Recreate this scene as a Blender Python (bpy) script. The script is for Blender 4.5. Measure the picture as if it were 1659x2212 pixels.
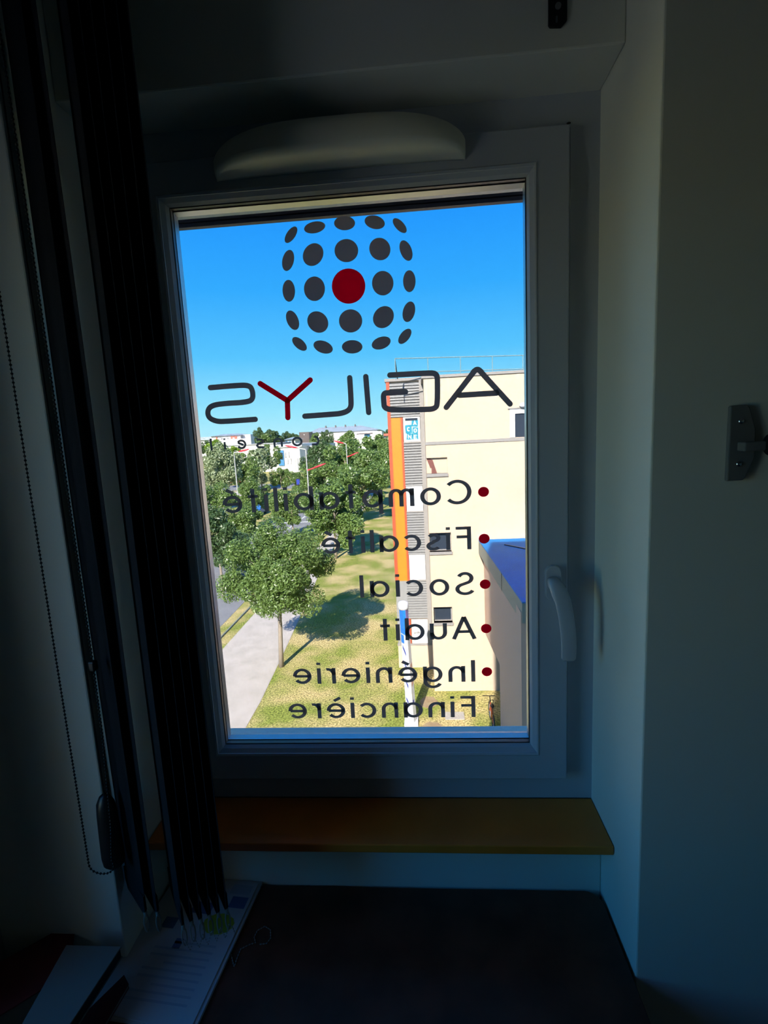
import bpy, bmesh, math, random
import numpy as np
from mathutils import Vector, Matrix

for o in list(bpy.data.objects):
    bpy.data.objects.remove(o)
S = bpy.context.scene
C = S.collection
PI = math.pi
random.seed(7)

# ------------------------------------------------------------------ camera
EYE = Vector((0, 0, 1.75))
YAW, PITCH, ROLL, FPX = -0.07472474, 0.15137689, -0.05013372, 1095.36
FW = Vector((math.sin(YAW)*math.cos(PITCH), math.cos(YAW)*math.cos(PITCH), -math.sin(PITCH)))
R0 = Vector((math.cos(YAW), -math.sin(YAW), 0))
U0 = R0.cross(FW)
RT = R0*math.cos(ROLL) + U0*math.sin(ROLL)
UP = -R0*math.sin(ROLL) + U0*math.cos(ROLL)
cam = bpy.data.cameras.new('camera')
cam.sensor_fit = 'VERTICAL'
cam.sensor_height = 36.0
cam.lens = 36.0*FPX/2212
cam.clip_start = 0.02
cam.clip_end = 6000
co = bpy.data.objects.new('camera', cam)
C.objects.link(co)
M3 = Matrix((RT, UP, -FW)).transposed()
co.matrix_world = Matrix.Translation(EYE) @ M3.to_4x4()
S.camera = co

# ------------------------------------------------------------------ view, sky, sun
S.view_settings.view_transform = 'Standard'
S.view_settings.look = 'None'
S.view_settings.gamma = 1
S.view_settings.exposure = 0.0
S.view_settings.use_curve_mapping = False
S.render.film_transparent = False

W = bpy.data.worlds.new('sky')
S.world = W
W.use_nodes = True
nt = W.node_tree
nt.nodes.clear()
tc = nt.nodes.new('ShaderNodeTexCoord')
sx = nt.nodes.new('ShaderNodeSeparateXYZ')
mp = nt.nodes.new('ShaderNodeMapRange')
mp.inputs['From Min'].default_value = 0
mp.inputs['From Max'].default_value = 1
rp = nt.nodes.new('ShaderNodeValToRGB')
el = rp.color_ramp.elements
el[0].position = 0.0; el[0].color = (.50, .87, 1.0, 1)
el[1].position = 1.0; el[1].color = (.05, .17, .50, 1)
for p, c in ((.05, (.33, .80, 1.0)), (.15, (.10, .56, 1.0)), (.26, (.035, .41, 1.0)), (.37, (.018, .32, 1.0)), (.6, (.030, .23, .75))):
    e = el.new(p); e.color = (*c, 1)
bg = nt.nodes.new('ShaderNodeBackground')
bg.inputs['Strength'].default_value = 4.0
wo = nt.nodes.new('ShaderNodeOutputWorld')
nt.links.new(tc.outputs['Generated'], sx.inputs[0])
nt.links.new(sx.outputs['Z'], mp.inputs['Value'])
nt.links.new(mp.outputs[0], rp.inputs[0])
nt.links.new(rp.outputs[0], bg.inputs['Color'])
nt.links.new(bg.outputs[0], wo.inputs['Surface'])

SUN_EL, SUN_AZ = math.radians(33.1), math.radians(12.3)
sd = bpy.data.lights.new('sun', 'SUN')
sd.energy = 36.0
sd.angle = math.radians(0.53)
sd.color = (1.0, .93, .82)
so = bpy.data.objects.new('sun', sd)
C.objects.link(so)
trav = Vector((math.sin(SUN_AZ)*math.cos(SUN_EL), math.cos(SUN_AZ)*math.cos(SUN_EL), -math.sin(SUN_EL)))
so.rotation_euler = trav.to_track_quat('-Z', 'Y').to_euler()
so.location = (0, 0, 30)

# sampling guide over the window opening (a light portal gives no light of its own)
pd = bpy.data.lights.new('window_portal', 'AREA')
pd.shape = 'RECTANGLE'; pd.size = .72; pd.size_y = 1.17
pd.cycles.is_portal = True
po = bpy.data.objects.new('window_portal', pd)
C.objects.link(po)
po.location = (-.13, 1.15, 1.62)
po.rotation_euler = (math.radians(-90), 0, 0)
pd2 = bpy.data.lights.new('side_window_portal', 'AREA')
pd2.shape = 'RECTANGLE'; pd2.size = 1.25; pd2.size_y = .70
pd2.cycles.is_portal = True
po2 = bpy.data.objects.new('side_window_portal', pd2)
C.objects.link(po2)
po2.location = (-1.31, .15, 1.525)
po2.rotation_euler = (0, math.radians(-90), 0)

# ------------------------------------------------------------------ helpers
def ray(x, y):
    return FW*FPX + RT*(x-829.5) - UP*(y-1106)
def onY(x, y, Y):
    d = ray(x, y); return EYE + d*(Y/d.y)
def onZ(x, y, Z):
    d = ray(x, y); return EYE + d*((Z-EYE.z)/d.z)

def mat(name, col, rough=.6, metal=0, spec=.5, noise=None, bump=None, trans=None, coords='Object'):
    """noise = (scale, colour2, detail, lo, hi); bump = (scale, strength, distance)"""
    m = bpy.data.materials.new(name)
    m.use_nodes = True
    t = m.node_tree
    b = t.nodes['Principled BSDF']
    b.inputs['Base Color'].default_value = (*col, 1)
    b.inputs['Roughness'].default_value = rough
    b.inputs['Metallic'].default_value = metal
    b.inputs['Specular IOR Level'].default_value = spec
    tcn = t.nodes.new('ShaderNodeTexCoord')
    if noise:
        n = t.nodes.new('ShaderNodeTexNoise')
        n.inputs['Scale'].default_value = noise[0]
        n.inputs['Detail'].default_value = noise[2]
        r = t.nodes.new('ShaderNodeValToRGB')
        r.color_ramp.elements[0].position = noise[3]
        r.color_ramp.elements[1].position = noise[4]
        r.color_ramp.elements[0].color = (*col, 1)
        r.color_ramp.elements[1].color = (*noise[1], 1)
        t.links.new(tcn.outputs[coords], n.inputs['Vector'])
        t.links.new(n.outputs['Fac'], r.inputs[0])
        t.links.new(r.outputs[0], b.inputs['Base Color'])
    if bump:
        n2 = t.nodes.new('ShaderNodeTexNoise')
        n2.inputs['Scale'].default_value = bump[0]
        n2.inputs['Detail'].default_value = 4
        bp = t.nodes.new('ShaderNodeBump')
        bp.inputs['Strength'].default_value = bump[1]
        bp.inputs['Distance'].default_value = bump[2]
        t.links.new(tcn.outputs[coords], n2.inputs['Vector'])
        t.links.new(n2.outputs['Fac'], bp.inputs['Height'])
        t.links.new(bp.outputs[0], b.inputs['Normal'])
    if trans:
        tr = t.nodes.new('ShaderNodeBsdfTranslucent')
        tr.inputs['Color'].default_value = (*trans[1], 1)
        mx = t.nodes.new('ShaderNodeMixShader')
        mx.inputs[0].default_value = trans[0]
        out = t.nodes['Material Output']
        t.links.new(b.outputs[0], mx.inputs[1])
        t.links.new(tr.outputs[0], mx.inputs[2])
        t.links.new(mx.outputs[0], out.inputs['Surface'])
    return m

class MB:
    def __init__(s):
        s.v = []; s.f = []; s.m = []; s.mi = 0
    def add(s, vs, fs):
        k = len(s.v)
        s.v += [tuple(v) for v in vs]
        s.f += [tuple(i+k for i in f) for f in fs]
        s.m += [s.mi]*len(fs)
        return s
    def box(s, x0, x1, y0, y1, z0, z1, M=None):
        vs = [Vector((x, y, z)) for x in (x0, x1) for y in (y0, y1) for z in (z0, z1)]
        if M: vs = [M @ v for v in vs]
        return s.add(vs, [(0,1,3,2),(4,6,7,5),(0,4,5,1),(2,3,7,6),(0,2,6,4),(1,5,7,3)])
    def prism(s, poly, axis, a, b, M=None):
        n = len(poly); vs = []
        for t in (a, b):
            for (p, q) in poly:
                v = {'x': (t, p, q), 'y': (p, t, q), 'z': (p, q, t)}[axis]
                v = Vector(v)
                vs.append(M @ v if M else v)
        fs = [tuple(range(n))[::-1], tuple(range(n, 2*n))]
        fs += [(i, (i+1) % n, n+(i+1) % n, n+i) for i in range(n)]
        return s.add(vs, fs)
    def tube(s, pts, r, n=10, cap=True):
        pts = [Vector(p) for p in pts]
        rs = r if isinstance(r, (list, tuple)) else [r]*len(pts)
        vs = []; prev = None
        for i, p in enumerate(pts):
            d = (pts[min(i+1, len(pts)-1)] - pts[max(i-1, 0)]).normalized()
            if prev is None:
                a = Vector((0, 0, 1)) if abs(d.z) < .9 else Vector((1, 0, 0))
                u = d.cross(a).normalized()
            else:
                u = (prev - d*prev.dot(d)).normalized()
            prev = u
            w = d.cross(u)
            for k in range(n):
                t = 2*PI*k/n
                vs.append(p + (u*math.cos(t) + w*math.sin(t))*rs[i])
        fs = []
        for i in range(len(pts)-1):
            for k in range(n):
                fs.append((i*n+k, i*n+(k+1) % n, (i+1)*n+(k+1) % n, (i+1)*n+k))
        if cap:
            fs.append(tuple(range(n))[::-1]); fs.append(tuple(range(len(vs)-n, len(vs))))
        return s.add(vs, fs)
    def ball(s, c, rx, ry=None, rz=None, n=12, m=8):
        ry = rx if ry is None else ry; rz = rx if rz is None else rz
        vs = [Vector((c[0], c[1], c[2]+rz))]
        for i in range(1, m):
            t = PI*i/m
            for k in range(n):
                a = 2*PI*k/n
                vs.append(Vector((c[0]+rx*math.sin(t)*math.cos(a), c[1]+ry*math.sin(t)*math.sin(a), c[2]+rz*math.cos(t))))
        vs.append(Vector((c[0], c[1], c[2]-rz)))
        fs = [(0, 1+k, 1+(k+1) % n) for k in range(n)]
        for i in range(m-2):
            for k in range(n):
                a = 1+i*n+k; b = 1+i*n+(k+1) % n
                fs.append((a, a+n, b+n, b))
        L = len(vs)-1
        fs += [(L, L-n+(k+1) % n, L-n+k) for k in range(n)]
        return s.add(vs, fs)
    def rings(s, loops, close=True):
        """loops of equal-length point lists, skinned one to the next"""
        n = len(loops[0]); vs = [p for l in loops for p in l]; fs = []
        for i in range(len(loops)-1):
            for k in range(n):
                fs.append((i*n+k, i*n+(k+1) % n, (i+1)*n+(k+1) % n, (i+1)*n+k))
        if close:
            fs.append(tuple(range(n))[::-1]); fs.append(tuple(range(len(vs)-n, len(vs))))
        return s.add(vs, fs)
    def build(s, name, mats, parent=None, bevel=0, smooth=False, seg=2, loc=None):
        off = Vector((0, 0, 0))
        p = parent
        while p is not None:
            off += p.location; p = p.parent
        if loc is None and parent is None and s.v:
            a = np.array(s.v, dtype=float)
            loc = Vector(((a[:, 0].min()+a[:, 0].max())/2, (a[:, 1].min()+a[:, 1].max())/2, a[:, 2].min()))
        if loc is not None:
            loc = Vector(loc) - off
            off = off + loc
        me = bpy.data.meshes.new(name)
        me.from_pydata([Vector(v)-off for v in s.v], [], s.f)
        if not isinstance(mats, (list, tuple)): mats = [mats]
        for m in mats: me.materials.append(m)
        me.polygons.foreach_set('material_index', s.m)
        if smooth: me.polygons.foreach_set('use_smooth', [True]*len(me.polygons))
        me.update()
        if not smooth or bevel:
            bm = bmesh.new(); bm.from_mesh(me)
            bmesh.ops.recalc_face_normals(bm, faces=bm.faces)
            bm.to_mesh(me); bm.free()
        o = bpy.data.objects.new(name, me)
        C.objects.link(o)
        if loc is not None: o.location = loc
        if parent is not None: o.parent = parent
        if bevel:
            b = o.modifiers.new('b', 'BEVEL'); b.width = bevel; b.segments = seg; b.limit_method = 'ANGLE'
            b.angle_limit = math.radians(35)
        return o

def tag(o, label=None, cat=None, group=None, kind=None):
    if label: o['label'] = label
    if cat: o['category'] = cat
    if group: o['group'] = group
    if kind: o['kind'] = kind
    return o
def thing(name, loc, label, cat, group=None):
    o = bpy.data.objects.new(name, None)
    o.empty_display_size = .05
    C.objects.link(o); o.location = loc
    return tag(o, label, cat, group)
def struct(o):
    o['kind'] = 'structure'; return o
def root_struct(name, loc):
    o = bpy.data.objects.new(name, None); o.empty_display_size = .05
    C.objects.link(o); o.location = loc
    o['kind'] = 'structure'; return o

# ------------------------------------------------------------------ materials
M = {}
M['wall'] = mat('wall_paint', (.76, .78, .70), .85, bump=(60, .12, .002), spec=.2)
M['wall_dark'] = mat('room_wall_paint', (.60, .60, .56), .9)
M['floor'] = mat('floor_covering', (.06, .05, .045), .8)
M['ceiling'] = mat('ceiling_paint', (.25, .25, .24), .9)
M['blocker'] = mat('sun_blocker_render', (.55, .48, .40), .9)
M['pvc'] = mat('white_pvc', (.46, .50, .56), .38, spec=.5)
M['pvc2'] = mat('vent_plastic', (.82, .82, .68), .4)
M['gasket'] = mat('black_gasket', (.02, .02, .022), .5)
M['alu'] = mat('spacer_aluminium', (.55, .56, .58), .35, metal=.8)
M['slat'] = mat('blind_fabric', (.012, .013, .016), .9, noise=(400, (.018, .019, .023), 3, .4, .6), spec=.1)
M['plastic_dark'] = mat('dark_plastic', (.008, .008, .009), .4)
M['clear_plastic'] = mat('milky_plastic', (.30, .28, .25), .3)
M['sill'] = mat('orange_wood', (.85, .225, .025), .45, noise=(9, (.70, .18, .02), 6, .35, .7))
M['desk'] = mat('dark_wood', (.17, .050, .028), .45, spec=.3, noise=(14, (.08, .025, .015), 8, .3, .7))
M['paper'] = mat('paper', (.58, .56, .58), .6)
M['metal_black'] = mat('black_metal', (.012, .012, .013), .4, metal=.2)
M['metal_grey'] = mat('painted_grey_metal', (.16, .17, .17), .4)
M['chrome'] = mat('chrome_screw', (.8, .8, .8), .12, metal=1)
M['vinyl'] = mat('dark_vinyl', (.07, .07, .075), .5, trans=(.5, (.24, .20, .19)))
M['vinyl_red'] = mat('red_vinyl', (.35, .0, .01), .5, trans=(.7, (.85, .0, .015)))

def glass_mat(name='window_glass', tint=(.707, .71, .71)):
    m = bpy.data.materials.new(name); m.use_nodes = True
    t = m.node_tree; t.nodes.clear()
    tr = t.nodes.new('ShaderNodeBsdfTransparent'); tr.inputs[0].default_value = (*tint, 1)
    gl = t.nodes.new('ShaderNodeBsdfGlossy'); gl.inputs['Roughness'].default_value = .0
    fr = t.nodes.new('ShaderNodeFresnel'); fr.inputs[0].default_value = 1.15
    mx = t.nodes.new('ShaderNodeMixShader'); out = t.nodes.new('ShaderNodeOutputMaterial')
    t.links.new(fr.outputs[0], mx.inputs[0]); t.links.new(tr.outputs[0], mx.inputs[1])
    t.links.new(gl.outputs[0], mx.inputs[2]); t.links.new(mx.outputs[0], out.inputs[0])
    return m
M['glass'] = glass_mat()
M['clear_glass'] = glass_mat('clear_glass', (.97, .98, .98))

# ------------------------------------------------------------------ room shell
GZ = -8.85                     # ground level outside
XL, XR, YW, YB = -.622, .363, .828, 1.085    # niche reveals, wall face, window plane
w = MB()
w.box(-1.30, XL, YW, 1.32, GZ, 9.4)                 # left pier
w.box(XR, 16, YW, 1.32, GZ, 9.4)                    # right pier
w.box(XL, XR, .962, 1.32, 2.363, 9.4)               # roller box face and wall over the window
w.box(XL, XR, 1.010, 1.32, 0, .88)                 # wall under the sill
w.box(XL, XR, YW, 1.32, GZ, -.02)                  # below floor level
w.box(XL, -.575, 1.14, 1.32, .88, 2.363)           # outer check, left
w.box(.318, XR, 1.14, 1.32, .88, 2.363)            # outer check, right
w.box(-.575, .318, 1.14, 1.32, .88, .935)          # outer check, bottom
struct(w.build('wall_front', M['wall'], bevel=.003))
struct(MB().box(XL, XR, YW, .962, 2.80, 9.4).build('wall_over_niche', M['wall'])).name = 'wall_top'
LY0, LY1, LZ0, LZ1 = -.20, .50, .90, 2.15
lw = MB()
lw.box(-1.30, -1.16, LY1, YW, GZ, 9.4).box(-1.30, -1.16, -3.0, LY0, GZ, 9.4).box(-1.30, -1.16, LY0, LY1, GZ, LZ0).box(-1.30, -1.16, LY0, LY1, LZ1, 9.4)
struct(lw.build('wall_left', M['wall']))
struct(MB().box(-.93, -.88, .60, YW, 0, 2.80).build('light_blocker_nib', M['wall_dark']))  # added out of view; shades the left front wall from the side window
w2 = root_struct('window_2', (-1.23, (LY0+LY1)/2, LZ0))
q = MB()
def rectx(e, x): return [(x, LY0+e, LZ0+e), (x, LY1-e, LZ0+e), (x, LY1-e, LZ1-e), (x, LY0+e, LZ1-e)]
q.rings([rectx(0, -1.27), rectx(0, -1.20), rectx(.06, -1.20), rectx(.06, -1.27), rectx(0, -1.27)], close=False)
q.build('window_frame', M['pvc'], w2)
MB().box(-1.238, -1.234, LY0+.06, LY1-.06, LZ0+.06, LZ1-.06).build('glass_pane', M['clear_glass'], w2)
struct(MB().box(-2.3, -1.30, -1.25, -1.10, GZ, 3.0).build('sun_blocker_fin', M['blocker'])).name = 'sun_blocker_wall'  # added outside, unseen; keeps direct sun out of the side window
struct(MB().box(2.6, 2.75, -3.0, YW, -.02, 2.95).build('wall_right', M['wall_dark']))
struct(MB().box(-1.16, 2.6, -3.15, -3.0, -.02, 2.95).build('wall_back', M['wall_dark']))
struct(MB().box(-1.16, 2.6, -3.0, 1.01, -.14, 0).build('floor', M['floor']))
struct(MB().box(-1.16, 2.6, -3.0, YW, 2.80, 2.95).build('ceiling', M['ceiling']))

# ------------------------------------------------------------------ window
def rect(x0, x1, z0, z1, y):
    return [(x0, y, z0), (x1, y, z0), (x1, y, z1), (x0, y, z1)]
win = root_struct('window_1', (-.13, 1.10, .904))
r = MB()
r.rings([rect(XL, XR, .904, 2.363, 1.14), rect(XL, XR, .904, 2.363, 1.078), rect(-.566, .308, .966, 2.305, 1.078),
         rect(-.566, .308, .966, 2.305, 1.100), rect(-.545, .288, .985, 2.285, 1.100), rect(-.545, .288, .985, 2.285, 1.14),
         rect(XL, XR, .904, 2.363, 1.14)], close=False)
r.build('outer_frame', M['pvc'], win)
r = MB()
r.rings([rect(-.557, .300, .970, 2.298, 1.096), rect(-.557, .300, .970, 2.298, 1.053), rect(-.554, .297, .973, 2.295, 1.050),
         rect(-.499, .240, 1.029, 2.238, 1.050), rect(-.496, .237, 1.032, 2.235, 1.0475), rect(-.493, .234, 1.036, 2.231, 1.0495),
         rect(-.4935, .2345, 1.0355, 2.2315, 1.053), rect(-.4865, .2275, 1.042, 2.2255, 1.062), rect(-.483, .224, 1.0455, 2.222, 1.072)], close=False)
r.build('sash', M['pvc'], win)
r = MB()
r.rings([rect(-.483, .224, 1.0455, 2.222, 1.072), rect(-.4815, .2225, 1.047, 2.2205, 1.074), rect(-.4845, .2255, 1.044, 2.2235, 1.090)], close=False)
r.build('gasket', M['gasket'], win)
r = MB()
r.rings([rect(-.500, .240, 1.030, 2.235, 1.0935), rect(-.4845, .2255, 1.0445, 2.222, 1.0935),
         rect(-.4850, .2256, 1.0445, 2.2205, 1.113), rect(-.500, .240, 1.030, 2.235, 1.113)], close=False)
r.build('glass_spacer', M['alu'], win)
r = MB()
r.rings([rect(-.557, .300, .970, 2.298, 1.134), rect(-.494, .2345, 1.035, 2.224, 1.134), rect(-.4885, .2290, 1.040, 2.2225, 1.1165),
         rect(-.557, .300, .970, 2.298, 1.1165)], close=False)
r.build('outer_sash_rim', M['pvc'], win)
MB().box(-.500, .240, 1.0895, 1.0930, 1.030, 2.235).build('glass_pane', M['glass'], win)
MB().box(-.500, .240, 1.1135, 1.1165, 1.030, 2.235).build('glass_pane', M['glass'], win)

# trickle vent on the top rail
def vent_loop(u):
    f = max(0.0, 1-abs(u)**3.2)**.62
    x = -.132 + u*.239
    d = .012 + .062*f
    tz = .006 + .046*f
    yb = 1.0505
    cz = 2.254 + .002*f
    pts = [(yb, cz-.002), (yb-.18*d, cz-.003), (yb-.30*d, cz+.0005), (yb-.70*d, cz+.003), (yb-.96*d, cz+.008), (yb-d, cz+.013),
           (yb-.97*d, cz+.022+.35*tz), (yb-.75*d, cz+.022+.75*tz), (yb-.35*d, cz+.022+tz), (yb, cz+.022+tz)]
    return [(x, p, q) for p, q in pts]
vt = MB()
us = [math.sin(PI*(i/40-.5)) for i in range(41)]
vt.rings([vent_loop(u) for u in us])
v = vt.build('air_vent', M['pvc2'], win, smooth=True)
# handle
hd = MB()
pl = []
for k in range(28):
    a = 2*PI*k/28
    cx_, cz_ = .2675, 1.427
    px = .0165*math.cos(a); pz = .0165*math.sin(a) + (.0215 if math.sin(a) >= 0 else -.0215)
    pl.append((cx_+px, cz_+pz))
hd.prism(pl, 'y', 1.038, 1.0505)
h = hd.build('handle_plate', M['pvc'], win, bevel=.002)
lv = MB()
path = [(.2660, 1.040, 1.430, .0125, .0125), (.2655, 1.020, 1.4300, .0125, .0125), (.2655, 1.006, 1.4285, .0140, .0130), (.2680, .997, 1.421, .0160, .0095),
        (.2740, .992, 1.404, .0155, .0070), (.2790, .989, 1.375, .0150, .0062), (.2830, .988, 1.342, .0150, .0060), (.2850, .989, 1.310, .0148, .0060),
        (.2852, .991, 1.284, .0140, .0058), (.2852, .991, 1.2795, .0105, .0040)]
loops = []
for i, (x, y, z, a, b) in enumerate(path):
    P = Vector((x, y, z))
    d = Vector(path[min(i+1, len(path)-1)][:3]) - Vector(path[max(i-1, 0)][:3]); d.normalize()
    if i == 0: d = Vector((0, -1, 0))
    u = Vector((1, 0, 0)); u = (u-d*u.dot(d)).normalized(); v_ = d.cross(u)
    lp = []
    for k in range(20):
        t = 2*PI*k/20
        ce, se = math.cos(t), math.sin(t)
        q = 1/((abs(ce)**2.6+abs(se)**2.6)**(1/2.6))
        lp.append(P + u*ce*a*q + v_*se*b*q)
    loops.append(lp)
lv.rings(loops)
lv.build('handle_lever', M['pvc'], h, smooth=True)
# little dark cap on the sash corner
MB().ball((.296, 1.047, 2.296), .004, .003, .0015).build('hinge_cap', M['gasket'], win)

# roller shutter just showing under the lintel
sh = thing('roller_shutter', (-.13, 1.20, 2.237), 'blue-grey roller shutter rolled up, its last slat showing above the clear glass', 'roller shutter')
M['shutter'] = mat('shutter_slats', (.05, .055, .10), .5)
q = MB()
for k in range(3):
    z = 2.240 + k*.040
    q.rings([[(x, 1.205, z), (x, 1.196, z+.004), (x, 1.193, z+.018), (x, 1.197, z+.034), (x, 1.205, z+.038)] for x in (-.570, .314)])
q.build('shutter_slats', M['shutter'], sh)
MB().box(-.572, .316, 1.194, 1.208, 2.232, 2.240).build('bottom_bar', M['shutter'], sh)

# ------------------------------------------------------------------ lettering on the pane (film stuck on the inner face, read from outside)
YG = 1.0888
HW = .084
def arc(cx, cy, rx, ry, a0, a1, n=22):
    return [(cx+rx*math.cos(math.radians(a0+(a1-a0)*i/n)), cy+ry*math.sin(math.radians(a0+(a1-a0)*i/n))) for i in range(n+1)]
def circ(cx, cy, r): return ('c', arc(cx, cy, r, r, 0, 360, 36)[:-1])
XH, CAP = 1.0, 1.36
rr_ = .5-HW
def glyph(ch):
    """strokes on centre lines, advance width"""
    L = HW
    if ch == 'o': return [circ(.5, .5, rr_)], 1
    if ch in 'éèe':
        s = [arc(.5, .5, rr_, rr_, 0, 318), [(.06, .5), (1-L, .5)]]
        s[0] = arc(.5, .5, rr_, rr_, -2, 322)
        if ch == 'é': s.append([(.42, 1.14), (.78, 1.34)])
        if ch == 'è': s.append([(.58, 1.14), (.22, 1.34)])
        return s, 1
    if ch == 'a': return [circ(.5, .5, rr_), [(1-L, 0), (1-L, 1)]], 1
    if ch == 'b': return [circ(.5, .5, rr_), [(L, 0), (L, CAP)]], 1
    if ch == 'd': return [circ(.5, .5, rr_), [(1-L, 0), (1-L, CAP)]], 1
    if ch == 'p': return [circ(.5, .5, rr_), [(L, -.36), (L, 1)]], 1
    if ch == 'g': return [circ(.5, .5, rr_), [(1-L, 1), (1-L, .1)] + arc(.5, .06, rr_, .36, 0, -155)], 1
    if ch == 'c': return [arc(.5, .5, rr_, rr_, 42, 318)], .86
    if ch == 'C': return [arc(.66, .68, .60, .60, 42, 318, 30)], 1.16
    if ch == 'm': return [[(L, 0), (L, 1)], arc(L+.27, .62, .27, .30, 180, 0, 14)+[(L+.54, 0)], arc(L+.81, .62, .27, .30, 180, 0, 14)+[(L+1.08, 0)]], 1.08+2*L
    if ch == 'n': return [[(L, 0), (L, 1)], arc(.43, .57, .35, .35, 180, 0, 16)+[(.78, 0)]], .86
    if ch == 'u': return [[(.78, 1), (.78, 0)], [(L, 1)]+arc(.43, .43, .35, .35, 180, 360, 16)], .86
    if ch == 'r': return [[(L, 0), (L, 1)], arc(.40, .55, .32, .37, 180, 75, 10)], .46
    if ch == 'i': return [[(L, 0), (L, 1)], [(L, 1.20), (L, CAP)]], 2*L
    if ch == 'l': return [[(L, 0), (L, CAP)]], 2*L
    if ch == 'I': return [[(L, 0), (L, CAP)]], 2*L
    if ch == 't': return [[(.26, 0), (.26, CAP)], [(0, 1-L), (.52, 1-L)]], .52
    if ch == 's': return [arc(.36, .74, .26, .185, 30, 262, 16)+arc(.36, .27, .285, .195, 78, -150, 18)], .72
    if ch == 'S': return [arc(.48, 1.00, .34, .29, 22, 250, 18)+arc(.48, .36, .41, .29, 72, -160, 20)], .96
    if ch == 'F': return [[(L, 0), (L, CAP)], [(L, CAP-L), (.78, CAP-L)], [(L, .76), (.74, .76)]], .78
    if ch == 'A': return [[(.05, 0), (.60, CAP)], [(1.15, 0), (.60, CAP)], [(.24, .46), (.96, .46)]], 1.2
    return [], .4

def ribbon(mb, pts, w, closed, toP, layer, roundcap=False, ax=1.0):
    n = len(pts); A = []; B = []
    P = [Vector((p[0], p[1])) for p in pts]
    if roundcap and not closed:
        pass
    for i in range(n):
        a = P[i-1] if (closed or i > 0) else None
        b = P[(i+1) % n] if (closed or i < n-1) else None
        d1 = (P[i]-a).normalized() if a is not None else None
        d2 = (b-P[i]).normalized() if b is not None else None
        d1 = d1 or d2; d2 = d2 or d1
        n1 = Vector((-d1.y, d1.x)); n2 = Vector((-d2.y, d2.x))
        m = (n1+n2).normalized()
        k = w/max(.35, m.dot(n1))
        m = Vector((m.x*ax, m.y))
        A.append(P[i]+m*k); B.append(P[i]-m*k)
    vs = [toP(p, layer) for p in A]+[toP(p, layer) for p in B]
    fs = [(i, (i+1) % n, n+(i+1) % n, n+i) for i in range(n if closed else n-1)]
    mb.add(vs, fs)
    if roundcap and not closed:
        for e, s_ in ((0, 1), (n-1, -1)):
            d = (P[1]-P[0]).normalized() if e == 0 else (P[-2]-P[-1]).normalized()
            a0 = math.atan2(d.y, d.x)
            ring = [P[e]+Vector((math.cos(a0+PI/2+PI*i/10), math.sin(a0+PI/2+PI*i/10)))*w for i in range(11)]
            mb.add([toP(p, layer) for p in ring], [tuple(range(11))])

def bullet(parent, px, py, rx=.0116):
    c = onY(px, py, YG)
    n = 32
    mb = MB().add([(c.x+rx*math.cos(2*PI*i/n), YG, c.z+rx*.93*math.sin(2*PI*i/n)) for i in range(n)], [tuple(range(n))])
    return mb.build('bullet_dot', M['vinyl_red'], parent)

def text_line(text, xr, xl, base, xh, label, sxx=1.10, bul=None, hw=None):
    """mirrored: runs from xr leftwards to xl"""
    if text == 'Comptabilité': pass
    t = thing('window_lettering', ((xl+xr)/2, YG, base), label, 'window lettering', None)
    G = [glyph(c) for c in text]
    tot = sum(a for _, a in G)*sxx*xh
    gap = ((xr-xl)-tot)/(len(text)-1)
    x = xr
    for (st, adv), ch in zip(G, text):
        mb = MB()
        for li, s in enumerate(st):
            closed = isinstance(s, tuple)
            pts = s[1] if closed else s
            def toP(p, layer, x=x):
                return (x-p.x*xh*sxx, YG-layer*.00002, base+p.y*xh)
            ribbon(mb, pts, hw or HW, closed, toP, li, ax=1.30)
        mb.build('letter', M['vinyl'], t)
        x -= adv*sxx*xh+gap
    if bul: bullet(t, *bul)
    return t

def pz(x, y): return onY(x, y, YG).z
def pxx(x, y): return onY(x, y, YG).x
lines = [
 ('Comptabilité', (1017, 1088), (484, 1109.5), (1035, 1088), (1044.5, 1062.5), 'dark mirrored word Comptabilité on the glass, top line of the red-dotted list'),
 ('Fiscalité', (1017.4, 1186), (696, 1197.5), (1136.6, 1186), (1045.9, 1163.7), 'dark mirrored word Fiscalité on the glass, second line of the red-dotted list'),
 ('Social', (1025, 1284), (779.5, 1291.5), (1235, 1284), (1048, 1262), 'dark mirrored word Social on the glass, middle line of the red-dotted list'),
 ('Audit', (1027.5, 1380), (823, 1384), (1332, 1380), (1050.3, 1357.7), 'dark mirrored word Audit on the glass, shortest line of the list'),
 ('Ingénierie', (1026, 1471.6), (635, 1478.5), (1425, 1471.6), (1051.9, 1451), 'dark mirrored word Ingénierie on the glass, lowest line with a red dot'),
 ('Financière', (1026.5, 1547.6), (625.6, 1553.5), (1502, 1547.6), None, 'dark mirrored word Financière on the glass, the line without a red dot'),
]
for tx, pr_, pl_, cp, bl, lab in lines:
    b1 = pz(*pr_); b2 = pz(*pl_); base = (b1+b2)/2
    caph = abs(pz(pr_[0], cp[0])-pz(pr_[0], cp[1]))
    text_line(tx, pxx(*pr_), pxx(*pl_), base, caph/CAP, lab, bul=bl)
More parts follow.
